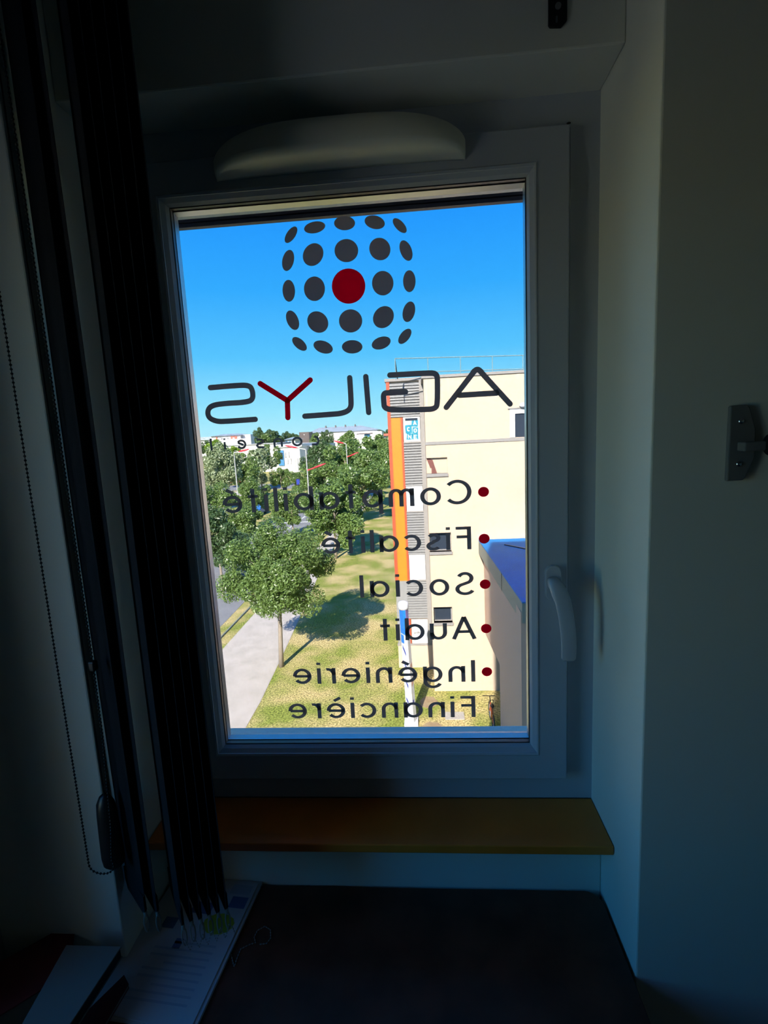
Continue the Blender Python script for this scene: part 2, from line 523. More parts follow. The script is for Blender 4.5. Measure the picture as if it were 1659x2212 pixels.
# small spaced word under the big name
cb = (pz(688, 961.5)+pz(456, 972.5))/2
t = thing('window_lettering', (pxx(570, 960), YG, cb), 'small widely spaced mirrored word conseil on the glass under the large name', 'window lettering')
small = [('c', 688.5, 673), ('o', 653, 632), ('n', 610, 592), ('s', 571, 554), ('e', 531, 512), ('i', 488.5, 482), ('l', 459, 454.5)]
for ch, a, b in small:
    mb = MB()
    xa, xb = pxx(a, 960), pxx(b, 960); wd = xa-xb; H = .0192
    L = {'c': [arc(.45, .5, .45, .42, 75, 285)+[(.95, .08)]], 'o': [('c', arc(.5, .5, .44, .42, 0, 360, 30)[:-1])],
         'n': [[(.06, 0), (.06, .55)]+arc(.5, .55, .44, .36, 180, 0, 14)+[(.94, 0)]],
         's': [[(.95, .94), (.3, .92), (.1, .75), (.2, .58), (.8, .45), (.93, .25), (.75, .07), (.05, .06)]],
         'e': [arc(.5, .5, .44, .42, 30, 330), [(.9, .70), (.25, .42)]],
         'i': [[(.5, 0), (.5, .86)], [(.5, 1.08), (.5, 1.26)]], 'l': [[(.5, -.02), (.5, 1.32)]]}[ch]
    sc = max(wd, .006)
    for li, s in enumerate(L):
        closed = isinstance(s, tuple); pts = s[1] if closed else s
        if ch in 'il': pts = [(.5, p[1]) for p in pts]
        def toQ(p, layer):
            return (p.x, YG-layer*.00002, p.y)
        P2 = [(xa-p[0]*(wd if ch not in 'il' else .006), cb+p[1]*H) for p in pts]
        ribbon(mb, P2, .0023, closed, toQ, li)
    mb.build('letter', M['vinyl'], t)

# large rounded company name, traced strokes on the pane
def c1(x, y): return (360+x/2.07375, 360+y/2.07375)
def smooth(pts, it=3):
    P = [Vector(p) for p in pts]
    for _ in range(it):
        Q = [P[0]]
        for a, b in zip(P, P[1:]):
            Q += [a*.75+b*.25, a*.25+b*.75]
        Q.append(P[-1]); P = Q
    return [tuple(p) for p in P]
big = {
 'A': [[(1253, 1078), (1372, 925), (1378, 915), (1392, 907), (1405, 915), (1412, 925), (1538, 1063)], [(1312, 1024), (1478, 1014)]],
 'G': [[(1000, 934), (1160, 925), (1212, 925), (1213, 975), (1213, 1045), (1208, 1085), (1150, 1088), (1040, 1090), (976, 1086), (972, 1050), (971, 1014), (1000, 1013), (1070, 1009)]],
 'I': [[(892, 941), (905, 1101)]],
 'L': [[(820, 946), (826, 1040), (826, 1085), (790, 1105), (730, 1110), (619, 1118)]],
 'Y': [[(419, 972), (541, 1048)], [(643, 956), (541, 1048)], [(541, 1048), (543, 1124)]],
 'S': [[(196, 990), (300, 981), (370, 978), (386, 1005), (386, 1045), (350, 1056), (270, 1060), (205, 1068), (183, 1090), (187, 1125), (225, 1142), (270, 1141), (397, 1132)]],
}
nt_ = thing('window_name_lettering', (pxx(780, 860), YG, pz(780, 905)), 'large wide dark mirrored company name on the glass with a red letter Y', 'window lettering')
for ch, strokes in big.items():
    mb = MB()
    for li, s in enumerate(strokes):
        px = [c1(*p) for p in s]
        W2 = [(lambda v: (v.x, v.z))(onY(x, y, YG)) for x, y in px]
        if ch in 'GLSA' and len(W2) > 3: W2 = smooth(W2)
        ribbon(mb, W2, .0057, False, lambda p, l: (p.x, YG-l*.00002, p.y), li, roundcap=True)
    o = mb.build('letter', M['vinyl_red'] if ch == 'Y' else M['vinyl'], nt_)
    if ch == 'Y': o['label'] = 'red letter'
# globe of dots
dots = [(557,305,20,42,-33),(663,272,48,26,12),(797,253,47,32,0),(932,249,46,30,-14),(1044,264,20,41,42),
 (544,420,26,48,-12),(656,394,44,53,-28),(805,376,53,52,0),(955,369,47,51,20),(1072,376,26,48,20),
 (547,556,28,49,3),(662,547,47,55,0),(815,535,75,79,0),(968,522,48,55,0),(1087,513,28,49,0),
 (564,688,26,46,22),(677,696,44,51,40),(824,691,52,52,0),(971,674,44,52,-35),(1085,650,27,47,-14),
 (595,794,21,40,48),(701,808,45,27,-20),(831,807,46,30,0),(961,790,44,27,20),(1067,760,21,40,-38)]
lg = thing('window_logo', (pxx(755, 620), YG, pz(755, 765)), 'round logo of dark dots with one red dot in the middle, stuck on the glass', 'logo')
for i, (x, y, rx, ry, ang) in enumerate(dots):
    n = 36; a_ = math.radians(ang); vs = []
    for k in range(n):
        t_ = 2*PI*k/n
        ex, ey = rx*math.cos(t_), ry*math.sin(t_)
        # image y runs down; positive angle leans the top to the left
        u, v2 = ex*math.cos(a_)+ey*math.sin(a_), -ex*math.sin(a_)+ey*math.cos(a_)
        q = onY(*c1(x+u, y+v2), YG)
        vs.append((q.x, YG, q.z))
    o = MB().add(vs, [tuple(range(n))]).build('logo_dot', M['vinyl_red'] if i == 12 else M['vinyl'], lg)
    if i == 12: o['label'] = 'large red dot'

# ------------------------------------------------------------------ sill and desk
sl = MB().box(XL+.001, XR-.001, .9375, 1.077, .884, .9035)
tag(sl.build('window_sill', M['sill'], bevel=.0025), 'orange-brown wooden sill board under the window', 'window sill')

dk = thing('desk', (-.12, .62, 0), 'dark wooden desk with rounded corner pushed into the niche below the window sill', 'desk')
def rrect(x0, x1, y0, y1, r, n=8):
    P = []
    for cx_, cy_, a0 in ((x1-r, y1-r, 0), (x0+r, y1-r, 90), (x0+r, y0+r, 180), (x1-r, y0+r, 270)):
        P += arc(cx_, cy_, r, r, a0, a0+90, n)
    return P
MB().prism(rrect(-.617, .357, .14, 1.004, .035), 'z', .712, .735).build('desktop', M['desk'], dk, bevel=.002)
for a, b in ((-.59, -.565), (.305, .33)):
    MB().box(a, b, .20, .97, 0, .712).build('side_panel', M['desk'], dk)
MB().box(-.565, .305, .94, .96, .35, .712).build('back_panel', M['desk'], dk)

# ------------------------------------------------------------------ vertical blind
ROOT = (-.12, .835, 2.62)
rl = VB = thing('vertical_blind', (-.13, .84, 2.60), 'open black fabric vertical blind, its slats bunched at the left of the window', 'vertical blind')
MB().box(-.615, .34, .818, .862, 2.690, 2.722).build('rail', M['metal_black'], rl, bevel=.002)
tb = thing('blind_bracket', (.251, .955, 2.392), 'black slotted metal bracket at the top of the photo above the window', 'bracket')
pr3 = []
for k in [(0.2375, 2.62), (.2375, 2.398), (.2405, 2.3945), (.258, 2.393), (.2635, 2.398), (.2675, 2.402), (.2675, 2.62)]:
    pr3.append(k)
MB().prism(pr3, 'y', .957, .962).build('wall_plate', M['metal_black'], tb, bevel=.001)
MB().tube([(.2525, .9575, 2.4225), (.2525, .9545, 2.4225)], .0048, 14).build('screw', M['metal_grey'], tb)
MB().prism([(.2505 + .0017*math.cos(t*PI/8), 2.404 + (.0017*math.sin(t*PI/8) + (.0035 if 0 <= t <= 8 else -.0035))) for t in range(16)], 'y', .9565, .9568).build('slot', M['metal_grey'], tb)
MB().box(.2395, .2655, .864, .957, 2.612, 2.617).box(.2395, .2655, .864, .870, 2.617, 2.70).build('arm', M['metal_black'], tb)

M['weight'] = mat('slat_weight_plastic', (.10, .095, .09), .35)
def make_slat(near, far, ztop=2.69, zbot=.905, label='', bow=.004):
    """a fabric slat hanging as a vertical strip from near to far (plan points)"""
    a = Vector((near[0], near[1], 0)); b = Vector((far[0], far[1], 0))
    d = (b-a); L = d.length; d.normalize(); nrm = Vector((-d.y, d.x, 0))
    t = VB
    n = 10
    mb = MB(); loops = []
    for zi, z in enumerate(np.linspace(ztop, zbot, 26)):
        wob = .0012*math.sin(z*4+near[0]*90)
        sl_ = []
        for k in range(n+1):
            u = k/n; s_ = bow*math.sin(PI*u)
            sl_.append(a+d*(L*u)+nrm*(s_+wob)+Vector((0, 0, z)))
        bk = [p+nrm*.0007 for p in reversed(sl_)]
        loops.append(sl_+bk)
    mb.rings(loops)
    fab = mb.build('blind_slat', M['slat'], t, loc=((a.x+b.x)/2, (a.y+b.y)/2, zbot))
    t = fab
    # weight pocket and bottom plate
    wp = MB()
    wl = []
    for z, k in ((zbot+.028, 1.0), (zbot, 1.0), (zbot-.006, .93), (zbot-.016, .80)):
        c = (a+b)/2
        e = d*(L/2*k)
        wl.append([c-e+nrm*.0025+Vector((0, 0, z)), c+e+nrm*.0025+Vector((0, 0, z)), c+e-nrm*.0015+Vector((0, 0, z)), c-e-nrm*.0015+Vector((0, 0, z))])
    wp.rings(wl); wp.build('weight_pocket', M['slat'], t)
    # clip hanging at the near end: a slim loop of milky plastic
    cp = MB()
    c = a+d*.008
    c.z = zbot-.018
    side = nrm
    pts = []
    for k in range(17):
        ang = 2*PI*k/16
        pts.append(c+d*0+side*(.0042*math.cos(ang))+Vector((0, 0, -.017+.019*math.sin(ang))))
    cp.tube(pts, .0013, 6, cap=False)
    cp.ball((c.x, c.y, c.z+.004), .0034, .0034, .008, 8, 6)
    cp.build('chain_clip', M['clear_plastic'], t)
    return t
Ns = [(-.458, .765), (-.444, .7715), (-.430, .778), (-.416, .7845), (-.402, .791), (-.388, .797)]
nm = ['leftmost of the six', 'second from the left of the six', 'third from the left of the six', 'third from the right of the six', 'second from the right of the six', 'rightmost of the six']
slats = []
for i, (x, y) in enumerate(Ns):
    fy = y+.092; fx = fy*(-.617, -.606, -.584, -.561, -.540, -.518)[i]
    s = make_slat((x, y), (fx, fy), zbot=.895+.002*(i % 2), label='black fabric blind slat, %s bunched beside the window' % nm[i], bow=.003)
    slats.append((x, y))
s = make_slat((-.541, .789), (-.619, .856), zbot=.897, label='black fabric blind slat nearest the left wall reveal', bow=.004)
s = make_slat((-.518, .790), (-.596, .862), zbot=.897, label='black fabric blind slat just right of the one nearest the left reveal', bow=.004)

def bead_run(pts, r_b, r_c, step, name, material, parent=None, cap=True):
    """bead chain along a polyline"""
    P = [Vector(p) for p in pts]
    mb = MB(); mb.tube(P, r_c, 5)
    seg = [(a, b, (b-a).length) for a, b in zip(P, P[1:])]
    tot = sum(s[2] for s in seg); d = 0
    k = 0
    while d < tot:
        acc = 0
        for a, b, l in seg:
            if d <= acc+l:
                p = a.lerp(b, (d-acc)/l); break
            acc += l
        mb.ball(p, r_b, None, None, 8, 5)
        d += step
    return mb.build(name, material, parent, smooth=True)
# control chain loop
ch = VB
xA, xB, yC = -.634, -.573, .78
lp = [(xB, yC, 2.70), (xB+.002, yC, 2.2), (xB+.004, yC, 1.395)]
bead_run(lp, .0021, .0007, .0068, 'bead_strand', M['plastic_dark'], VB)
lp = [(xB+.004, yC, 1.375), (xB+.002, yC, 1.25), (xB-.006, yC, 1.08), (xB-.014, yC, 1.01)]
for k in range(9):
    a = -PI*k/8
    lp.append(((xA+xB-.010)/2+.024*math.cos(a), yC, .998+.018*math.sin(a)))
lp += [(xA, yC, 1.4), (xA+.002, yC, 2.70)]
bead_run(lp, .0021, .0007, .0068, 'bead_strand', M['plastic_dark'], VB)
MB().box(xB-.002, xB+.010, yC-.006, yC+.006, 1.376, 1.394).build('chain_joiner', M['plastic_dark'], ch, bevel=.003)
# cord with its hanging weight
cw = VB
lo = []
for z, a in ((1.128, .003), (1.122, .010), (1.108, .0165), (1.085, .0185), (1.04, .020), (1.0, .021), (.985, .019), (.976, .010)):
    lo.append([(-.598+a*math.cos(t*PI/8), .800+a*.8*math.sin(t*PI/8), z) for t in range(16)])
MB().rings(lo).build('cord_weight', M['plastic_dark'], cw, smooth=True)
MB().tube([(-.598, .800, 1.125), (-.600, .803, 1.5), (-.606, .815, 2.70)], .0012, 6).build('cord', M['plastic_dark'], cw)

# ------------------------------------------------------------------ rod on bracket, right wall
rb = thing('wall_rod', (.54, .79, 1.65), 'grey rod with dark end cap on a two-screw wall bracket right of the window', 'wall rod')
zc = 1.707
bp = [(.4745, 1.7660), (.478, 1.7675), (.499, 1.7680), (.503, 1.7630), (.5135, 1.7300), (.5135, 1.6850), (.502, 1.6560), (.499, 1.6525), (.4745, 1.6520)]
MB().prism(bp, 'y', .8195, .828).build('wall_plate', M['metal_grey'], rb, bevel=.002)
for z in (1.7430, 1.6780):
    s_ = MB().ball((.4905, .8190, z), .0045, .0030, .0045, 14, 8); s_.build('screw', M['chrome'], rb, smooth=True)
MB().box(.4865, .560, .800, .8195, 1.6980, 1.7120).build('arm', M['metal_grey'], rb, bevel=.002)
MB().tube([(.5215, .792, zc), (.84, .792, zc)], .0155, 24).build('rod', M['metal_grey'], rb)
MB().tube([(.516, .792, zc), (.522, .792, zc)], .0158, 24).build('end_cap', M['plastic_dark'], rb)

# ------------------------------------------------------------------ things on the desk
ZD = .735
def quadz(pts, z0, z1): return MB().prism([(p.x, p.y) for p in pts], 'z', z0, z1)
st = thing('side_table', (-.89, .5, 0), 'dark low table top in the lower left corner carrying the books and folder', 'table')
MB().box(-1.15, -.628, .15, .822, .705, .733).build('table_top', M['desk'], st, bevel=.002)
for a_ in (-1.12, -.67):
    for b_ in (.19, .78): MB().box(a_-.02, a_+.02, b_-.02, b_+.02, 0, .705).build('leg', M['desk'], st)
# brochures
bz = ZD+.009
bp_ = [onZ(440, 1898, bz), onZ(566, 1903, bz), onZ(424, 2214, bz), onZ(255, 2130, bz)]
A_, B_, C_ = bp_[0], bp_[1], bp_[2]
# make it a true rectangle from its right edge
right_dir = (C_-B_); Lr = .30; right_dir.normalize()
left = Vector((-right_dir.y, right_dir.x, 0)); left = -left if left.x > 0 else left
Wd = .205
B0 = Vector((B_.x, B_.y, 0)); 
br = thing('brochure_pile', (B0.x-.1, B0.y-.12, ZD), 'pile of white printed brochures on the desk under the bunched blind slats', 'brochures')
def brp(u, v): 
    p = B0+left*(u*Wd)+right_dir*(v*Lr); return (p.x, p.y)
M['print_blue'] = mat('print_blue', (.10, .16, .34), .6)
M['print_grey'] = mat('print_grey', (.42, .44, .50), .6)
M['print_yellow'] = mat('print_yellow', (.42, .46, .04), .6)
MB().prism([brp(0, 0), brp(1, 0), brp(1, 1), brp(0, 1)], 'z', ZD+.0005, ZD+.0065).build('lower_brochures', M['paper'], br)
MB().prism([brp(.03, .02), brp(1.02, .0), brp(1.04, .98), brp(.035, 1.01)], 'z', ZD+.0068, ZD+.0090).build('top_brochure', M['paper'], br)
def patch(u0, v0, u1, v1, m, nme='printed_picture'):
    return MB().prism([brp(u0, v0), brp(u1, v0), brp(u1, v1), brp(u0, v1)], 'z', ZD+.0090, ZD+.0092).build(nme, m, br)
patch(.07, .05, .30, .13, M['print_grey']); patch(.06, .15, .24, .24, M['print_blue']); patch(.40, .22, .62, .31, M['print_blue'])
patch(.70, .36, .84, .44, M['print_blue']); patch(.52, .50, .60, .57, M['print_blue']); patch(.55, .06, .80, .16, M['print_grey'])
for k in range(9):
    patch(.16, .52+k*.045, .78 if k % 3 else .6, .535+k*.045, M['print_grey'], 'printed_text')
ov = [brp(.25+.16*math.cos(t*PI/14)*(1+.06*(t % 2)), .37+.075*math.sin(t*PI/14)*(1+.06*(t % 2))) for t in range(28)]
MB().prism(ov, 'z', ZD+.0092, ZD+.0094).build('printed_badge', M['print_yellow'], br)

# loose bead chain on the desk
zl = ZD+.0015
cpts = [(497, 2052), (500, 2066), (506, 2088), (512, 2070), (520, 2050), (540, 2040), (552, 2036), (549, 2024), (556, 2010), (572, 2001), (584, 2008), (585, 2026), (576, 2038), (560, 2040)]
lc = bead_run([onZ(x, y, zl) for x, y in cpts], .0014, .0005, .006, 'bead_chain', M['clear_plastic'])
tag(lc, 'short loose pale bead chain curled on the dark desk right of the brochures', 'bead chain')
# chain linking the slats at the bottom
bc = bead_run([(Ns[0][0], Ns[0][1]-.002, .862)] + [p for i in range(5) for p in (((Ns[i][0]+Ns[i+1][0])/2, (Ns[i][1]+Ns[i+1][1])/2-.004, .838), (Ns[i+1][0], Ns[i+1][1]-.002, .862))] + [(-.384, .80, .85), (-.380, .80, .835)],
              .0013, .0005, .0055, 'slat_chain', M['clear_plastic'], VB)
bc['label'] = 'thin pale bead chain'

# folders and books, bottom left
M['beige_card'] = mat('beige_card', (.26, .25, .22), .7)
M['red_card'] = mat('dark_red_card', (.16, .018, .018), .6)
M['black_card'] = mat('black_card', (.015, .015, .016), .6)
def slab_box(name, corners_px, z0, z1, m, label, cat, page=None):
    P = [onZ(x, y, z1) for x, y in corners_px]
    c = sum((Vector((p.x, p.y, 0)) for p in P), Vector())/len(P)
    t = thing(name, (c.x, c.y, z0), label, cat)
    MB().prism([(p.x, p.y) for p in P], 'z', z1-.003, z1).build('front_cover', m, t, bevel=.0008)
    MB().prism([(p.x, p.y) for p in P], 'z', z0, z0+.003).build('back_cover', m, t, bevel=.0008)
    q = [(c.x+(p.x-c.x)*.97, c.y+(p.y-c.y)*.97) for p in P]
    MB().prism(q, 'z', z0+.003, z1-.003).build('pages', page or M['beige_card'], t)
    return t
slab_box('book', [(165, 1986), (150, 2100), (-60, 2230), (-60, 2110)], ZD+.001, ZD+.060, M['red_card'], 'dark red book lying in the lower left corner behind the beige folder', 'book')
slab_box('document_folder', [(143, 2041), (262, 2044), (150, 2214), (20, 2260)], ZD+.061, ZD+.085, M['beige_card'], 'thick beige card folder lying in the lower left corner of the desk', 'folder', M['black_card'])
slab_box('notebook', [(268, 2105), (278, 2125), (215, 2230), (140, 2230)], ZD+.010, ZD+.020, M['red_card'], 'dark red notebook between the beige folder and the brochures', 'notebook')

# ------------------------------------------------------------------ OUTSIDE
def lawn_mat():
    m = bpy.data.materials.new('dry_lawn'); m.use_nodes = True
    t = m.node_tree; b = t.nodes['Principled BSDF']; b.inputs['Roughness'].default_value = .9; b.inputs['Specular IOR Level'].default_value = .1
    tcn = t.nodes.new('ShaderNodeTexCoord')
    def nz(sc, det, lo, hi, ca, cb_):
        n = t.nodes.new('ShaderNodeTexNoise'); n.inputs['Scale'].default_value = sc; n.inputs['Detail'].default_value = det
        r = t.nodes.new('ShaderNodeValToRGB'); r.color_ramp.elements[0].position = lo; r.color_ramp.elements[1].position = hi
        r.color_ramp.elements[0].color = (*ca, 1); r.color_ramp.elements[1].color = (*cb_, 1)
        t.links.new(tcn.outputs['Object'], n.inputs['Vector']); t.links.new(n.outputs['Fac'], r.inputs[0]); return r, n
    a, _ = nz(.45, 5, .40, .62, (.29, .33, .08), (.64, .51, .26))
    f, fn = nz(14, 9, .36, .64, (.42, .45, .36), (1.45, 1.42, 1.35))
    mx = t.nodes.new('ShaderNodeMix'); mx.data_type = 'RGBA'; mx.blend_type = 'MULTIPLY'; mx.inputs['Factor'].default_value = 1
    t.links.new(a.outputs[0], mx.inputs['A']); t.links.new(f.outputs[0], mx.inputs['B'])
    t.links.new(mx.outputs['Result'], b.inputs['Base Color'])
    return m
M['lawn'] = lawn_mat()
M['path'] = mat('gravel_path', (.54, .48, .42), .95, noise=(1.2, (.66, .59, .53), 8, .3, .7))
M['road'] = mat('asphalt', (.25, .25, .26), .9, noise=(.8, (.30, .30, .31), 6, .3, .7))
M['bounce_damper'] = mat('bounce_damper_dark', (.09, .09, .095), .9, noise=(1.2, (.12, .12, .12), 5, .3, .7))
M['white_paint'] = mat('road_paint', (.8, .8, .8), .7)
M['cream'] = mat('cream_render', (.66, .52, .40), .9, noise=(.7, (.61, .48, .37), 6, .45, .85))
M['grey_trim'] = mat('grey_trim', (.32, .30, .29), .6)
M['louvre'] = mat('grey_cladding', (.33, .33, .34), .45, metal=.1)
M['yellow'] = mat('yellow_panel', (.60, .235, .012), .5)
M['orange'] = mat('orange_red_panel', (.50, .085, .035), .5)
M['white'] = mat('outdoor_white', (.78, .78, .80), .5)
M['dark_glass'] = mat('dark_window_glass', (.03, .04, .06), .08)
M['blind_white'] = mat('white_shutter', (.74, .78, .82), .5)
M['dark_brown'] = mat('dark_brown', (.16, .055, .045), .7)
M['teal'] = mat('teal_poster', (.01, .22, .33), .5)
M['roof_blue'] = mat("blue_grey_roof", (.012, .19, .55), .6, spec=.12, noise=(1.3, (.018, .17, .45), 4, .4, .7))
M['fascia'] = mat('grey_green_fascia', (.22, .235, .20), .6)
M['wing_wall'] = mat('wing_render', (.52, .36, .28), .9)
M['rail'] = mat('pale_rail', (.16, .27, .31), .5)

struct(MB().box(-700, 500, -400, 1600, GZ-1, GZ).build('ground', M['lawn'], loc=(0, 0, GZ)))
def ground_poly(name, pts, z, m):
    o = MB().prism(pts, 'z', GZ-.02, GZ+z).build(name, m); return struct(o)
ground_poly('ground_path', [(-10.5, 10), (-6.8, 10), (-6.9, 19), (-7.2, 24), (-7.9, 34), (-8.6, 43), (-8.7, 55), (-8.3, 73), (-8.0, 110), (-10.4, 110), (-10.2, 50), (-10.6, 30)], .015, M['path'])
ground_poly('ground_road', [(-12.1, 5), (-11.95, 28), (-12.4, 45), (-12.6, 75), (-12.6, 100), (-12, 108), (-12, 122), (-23.5, 122), (-23.5, 108), (-21, 100), (-20.6, 60), (-19, 28), (-19, 5)], .012, M['road'])
ground_poly('ground_cross_road', [(-150, 124), (-150, 113), (-23.5, 108), (-12, 108), (20, 104), (20, 114), (-12, 122), (-23.5, 122)], .010, M['road'])
ground_poly('ground_car_park', [(-95, 100), (-42, 92), (-34, 60), (-29, 60), (-33, 106), (-95, 111)], .014, M['path'])
kb = MB().box(-11.30, -11.22, 8, 70, GZ, GZ+.08).build('ground_kerb', M['fascia']); struct(kb)
for i, (a, b, c, d) in enumerate(((-16.0, 42, -15.85, 45), (-16.0, 50, -15.85, 53), (-16.1, 58, -15.95, 61), (-13.2, 56, -13.05, 62), (-16.1, 66, -15.95, 69), (-18.5, 63.2, -13.2, 63.6))):
    struct(MB().box(a, c, b, d, GZ, GZ+.018).build('ground_marking', M['white_paint']))

ground_poly('bounce_damper_ground', [(-40, -40), (-1.5, -40), (-1.5, 9), (-40, 9)], .011, M['bounce_damper'])  # added dark ground out of view; cuts bounce light into the room

# ---- neighbouring building
YGb, YBay = 19.70, 21.90
nb = thing('neighbour_building', (2.5, 20.5, GZ), 'cream rendered building with grey louvred corner bay and yellow stripe', 'building')
X0 = .26
gw = MB()
openings = [(.26, 1.06, .16, .77), (.27, 1.12, -2.94, -2.18), (.33, 1.08, -5.88, -5.23), (3.45, 4.6, 1.40, 2.47)]
# wall as a grid with the openings left out
xs = sorted({X0, 12, 3.45, 4.6, 1.06, 1.12, 1.08, .27, .33})
zs = sorted({GZ, 3.76} | {z for o in openings for z in o[2:]})
for xa, xb in zip(xs, xs[1:]):
    for za, zb in zip(zs, zs[1:]):
        xm, zm = (xa+xb)/2, (za+zb)/2
        if any(o[0] < xm < o[1] and o[2] < zm < o[3] for o in openings): continue
        gw.box(xa, xb, YGb, YGb+.30, za, zb)
gw.box(X0, 12, YGb+.30, YGb+6, GZ, 3.7)
gw.build('gable_wall', M['cream'], nb)
MB().box(.18, 12, YGb-.05, YGb+6, 3.76, 3.86).build('roof_cap', M['grey_trim'], nb)
MB().box(.24, 12, YGb-.03, YGb+.02, 1.27, 1.385).build('band', M['grey_trim'], nb)
# recessed windows in the gable
def gab_window(x0, x1, z0, z1, sill=True, kind='dark', sx0=None):
    f = MB().box(x0, x0+.05, YGb+.20, YGb+.26, z0, z1).box(x1-.05, x1, YGb+.20, YGb+.26, z0, z1).box(x0+.05, x1-.05, YGb+.20, YGb+.26, z0, z0+.05).box(x0+.05, x1-.05, YGb+.20, YGb+.26, z1-.05, z1)
    fo = f.build('window_frame', M['grey_trim'] if kind != 'white' else M['white'], nb)
    MB().box(x0+.05, x1-.05, YGb+.22, YGb+.24, z0+.05, z1-.05).build('pane', M['dark_glass'], fo)
    if sill: MB().box(x0-.02, x1+.03, YGb-.06, YGb+.20, z0-.11, z0).build('window_ledge', M['grey_trim'], nb)
gab_window(.27, 1.12, -2.94, -2.18)
gab_window(.33, 1.08, -5.88, -5.23)
o1 = MB().box(.26, 1.06, YGb+.12, YGb+.30, .16, .77).build('closed_window_panel', M['cream'], nb)
bp4 = [(.27, .76), (.42, .76), (.44, .70), (.50, .70), (.66, .16), (.45, .16), (.45, .38), (.40, .38)]
MB().prism(bp4, 'y', YGb+.10, YGb+.12).build('brown_window_patch', M['dark_brown'], nb)  # flat brown polygon set in front of the closed window
MB().box(.25, 1.08, YGb-.06, YGb+.12, .04, .16).build('window_ledge', M['grey_trim'], nb)
f = MB()
f.box(3.45, 3.64, YGb-.02, YGb+.06, 1.40, 2.47).box(3.64, 4.6, YGb-.02, YGb+.06, 2.28, 2.47).box(4.5, 4.6, YGb-.02, YGb+.06, 1.40, 2.28)
fo = f.build('window_frame', M['white'], nb)
MB().box(3.64, 4.5, YGb+.03, YGb+.05, 1.40, 2.28).build('pane', M['dark_glass'], fo)
MB().box(3.38, 4.7, YGb-.05, YGb-.02, 2.46, 2.50).build('window_head', M['grey_trim'], nb)
MB().ball((3.92, YGb-.10, 2.58), .13, .10, .09, 16, 10).build('outside_lamp', M['white'], nb, smooth=True)
# stain streaks under the cap
M['stain'] = mat('grey_stain', (.45, .38, .31), .95, noise=(3, (.68, .55, .42), 5, .35, .6))
for x, w_, h_ in ((.36, .06, 1.5), (1.18, .10, .55), (1.36, .05, .35), (3.75, .16, .25), (3.3, .05, .2), (.50, .04, .7)):
    MB().prism([(x-w_/2, 3.72), (x+w_/2, 3.74), (x+w_*.3, 3.74-h_*.7), (x, 3.74-h_), (x-w_*.35, 3.74-h_*.6)], 'y', YGb-.004, YGb).build('stain', M['stain'], nb)

# corner bay (stands back behind the gable)
Y1 = YBay
body = MB().box(-1.28, .30, Y1+.06, Y1+6, GZ, 3.95)
body.build('bay_body', M['cream'], nb)
MB().box(-1.34, .24, Y1-.06, Y1+6, 3.93, 4.05).build('bay_cap', M['grey_trim'], nb)
MB().box(-1.30, .26, Y1-.02, Y1+.06, GZ, -7.75).build('bay_plinth', M['cream'], nb)
MB().box(-1.32, .26, Y1-.05, Y1+.06, -7.78, -7.68).build('bay_ledge', M['grey_trim'], nb)
MB().box(.09, .27, Y1-.05, Y1+.06, -7.70, 3.93).build('corner_trim', M['grey_trim'], nb)
MB().box(-1.29, -1.15, Y1-.03, Y1+.06, -4.74, 3.93).build('orange_edge', M['orange'], nb)
MB().box(-1.15, -.74, Y1-.02, Y1+.06, -4.74, 2.42).build('yellow_panel', M['yellow'], nb)
MB().box(-.74, -.65, Y1-.03, Y1+.06, -4.74, 2.42).build('orange_edge', M['orange'], nb)
MB().box(-.78, -.68, Y1-.03, Y1+.06, -7.68, -6.50).build('orange_edge', M['orange'], nb)
MB().box(-1.28, -.78, Y1-.03, Y1+.06, -7.68, -4.74).build('pale_panel', M['louvre'], nb)
def louvre(x0, x1, z0, z1):
    mb = MB(); n = max(1, round((z1-z0)/.115)); h = (z1-z0)/n
    for k in range(n):
        z = z0+k*h
        mb.prism([(Y1-.045, z+.010), (Y1-.045, z+h*.62), (Y1+.03, z+h*.98), (Y1+.03, z-.0)], 'x', x0, x1)
    return mb.build('louvre_cladding', M['louvre'], nb)
louvre(-1.15, .09, 2.44, 3.85)
louvre(-.65, .09, -.52, 1.33)
louvre(-.65, .09, -3.56, -1.66)
louvre(-.78, .09, -6.50, -4.76)
MB().box(-.65, .09, Y1-.05, Y1+.02, 1.33, 1.40).box(-.65, .09, Y1-.05, Y1+.02, -1.66, -1.60).box(-.65, .09, Y1-.05, Y1+.02, -4.76, -4.70).build('bay_sills', M['grey_trim'], nb)
def bay_window(z0, z1, posters=False, x0=-.63):
    f = MB()
    a, b = x0, .075
    f.box(a, a+.07, Y1-.02, Y1+.05, z0, z1).box(b-.07, b, Y1-.02, Y1+.05, z0, z1).box(a+.07, b-.07, Y1-.02, Y1+.05, z0, z0+.08).box(a+.07, b-.07, Y1-.02, Y1+.05, z1-.05, z1)
    fo = f.build('bay_window_frame', M['white'], nb)
    MB().box(a+.07, b-.07, Y1+.00, Y1+.03, z0+.08, z1-.05).build('pane', M['blind_white'] if not posters else M['print_pale'], fo)
    return fo
M['print_pale'] = mat('pale_pane', (.5, .62, .66), .3)
fo = bay_window(1.40, 2.43, True)
MB().box(-.54, -.02, Y1-.012, Y1+.0, 2.28, 2.37).build('dark_window_strip', M['dark_glass'], fo)  # dark strip across the top of the bay window
def px_quad(mb, cxp, cyp, wp, hp, ang, Y):
    a = math.radians(ang); out = []
    for u, v2 in ((-1, -1), (1, -1), (1, 1), (-1, 1)):
        x = u*wp/2; y = v2*hp/2
        p = onY(cxp+x*math.cos(a)-y*math.sin(a), cyp+x*math.sin(a)+y*math.cos(a), Y)
        out.append((p.x, p.z))
    mb.prism(out, 'y', Y-.002, Y)
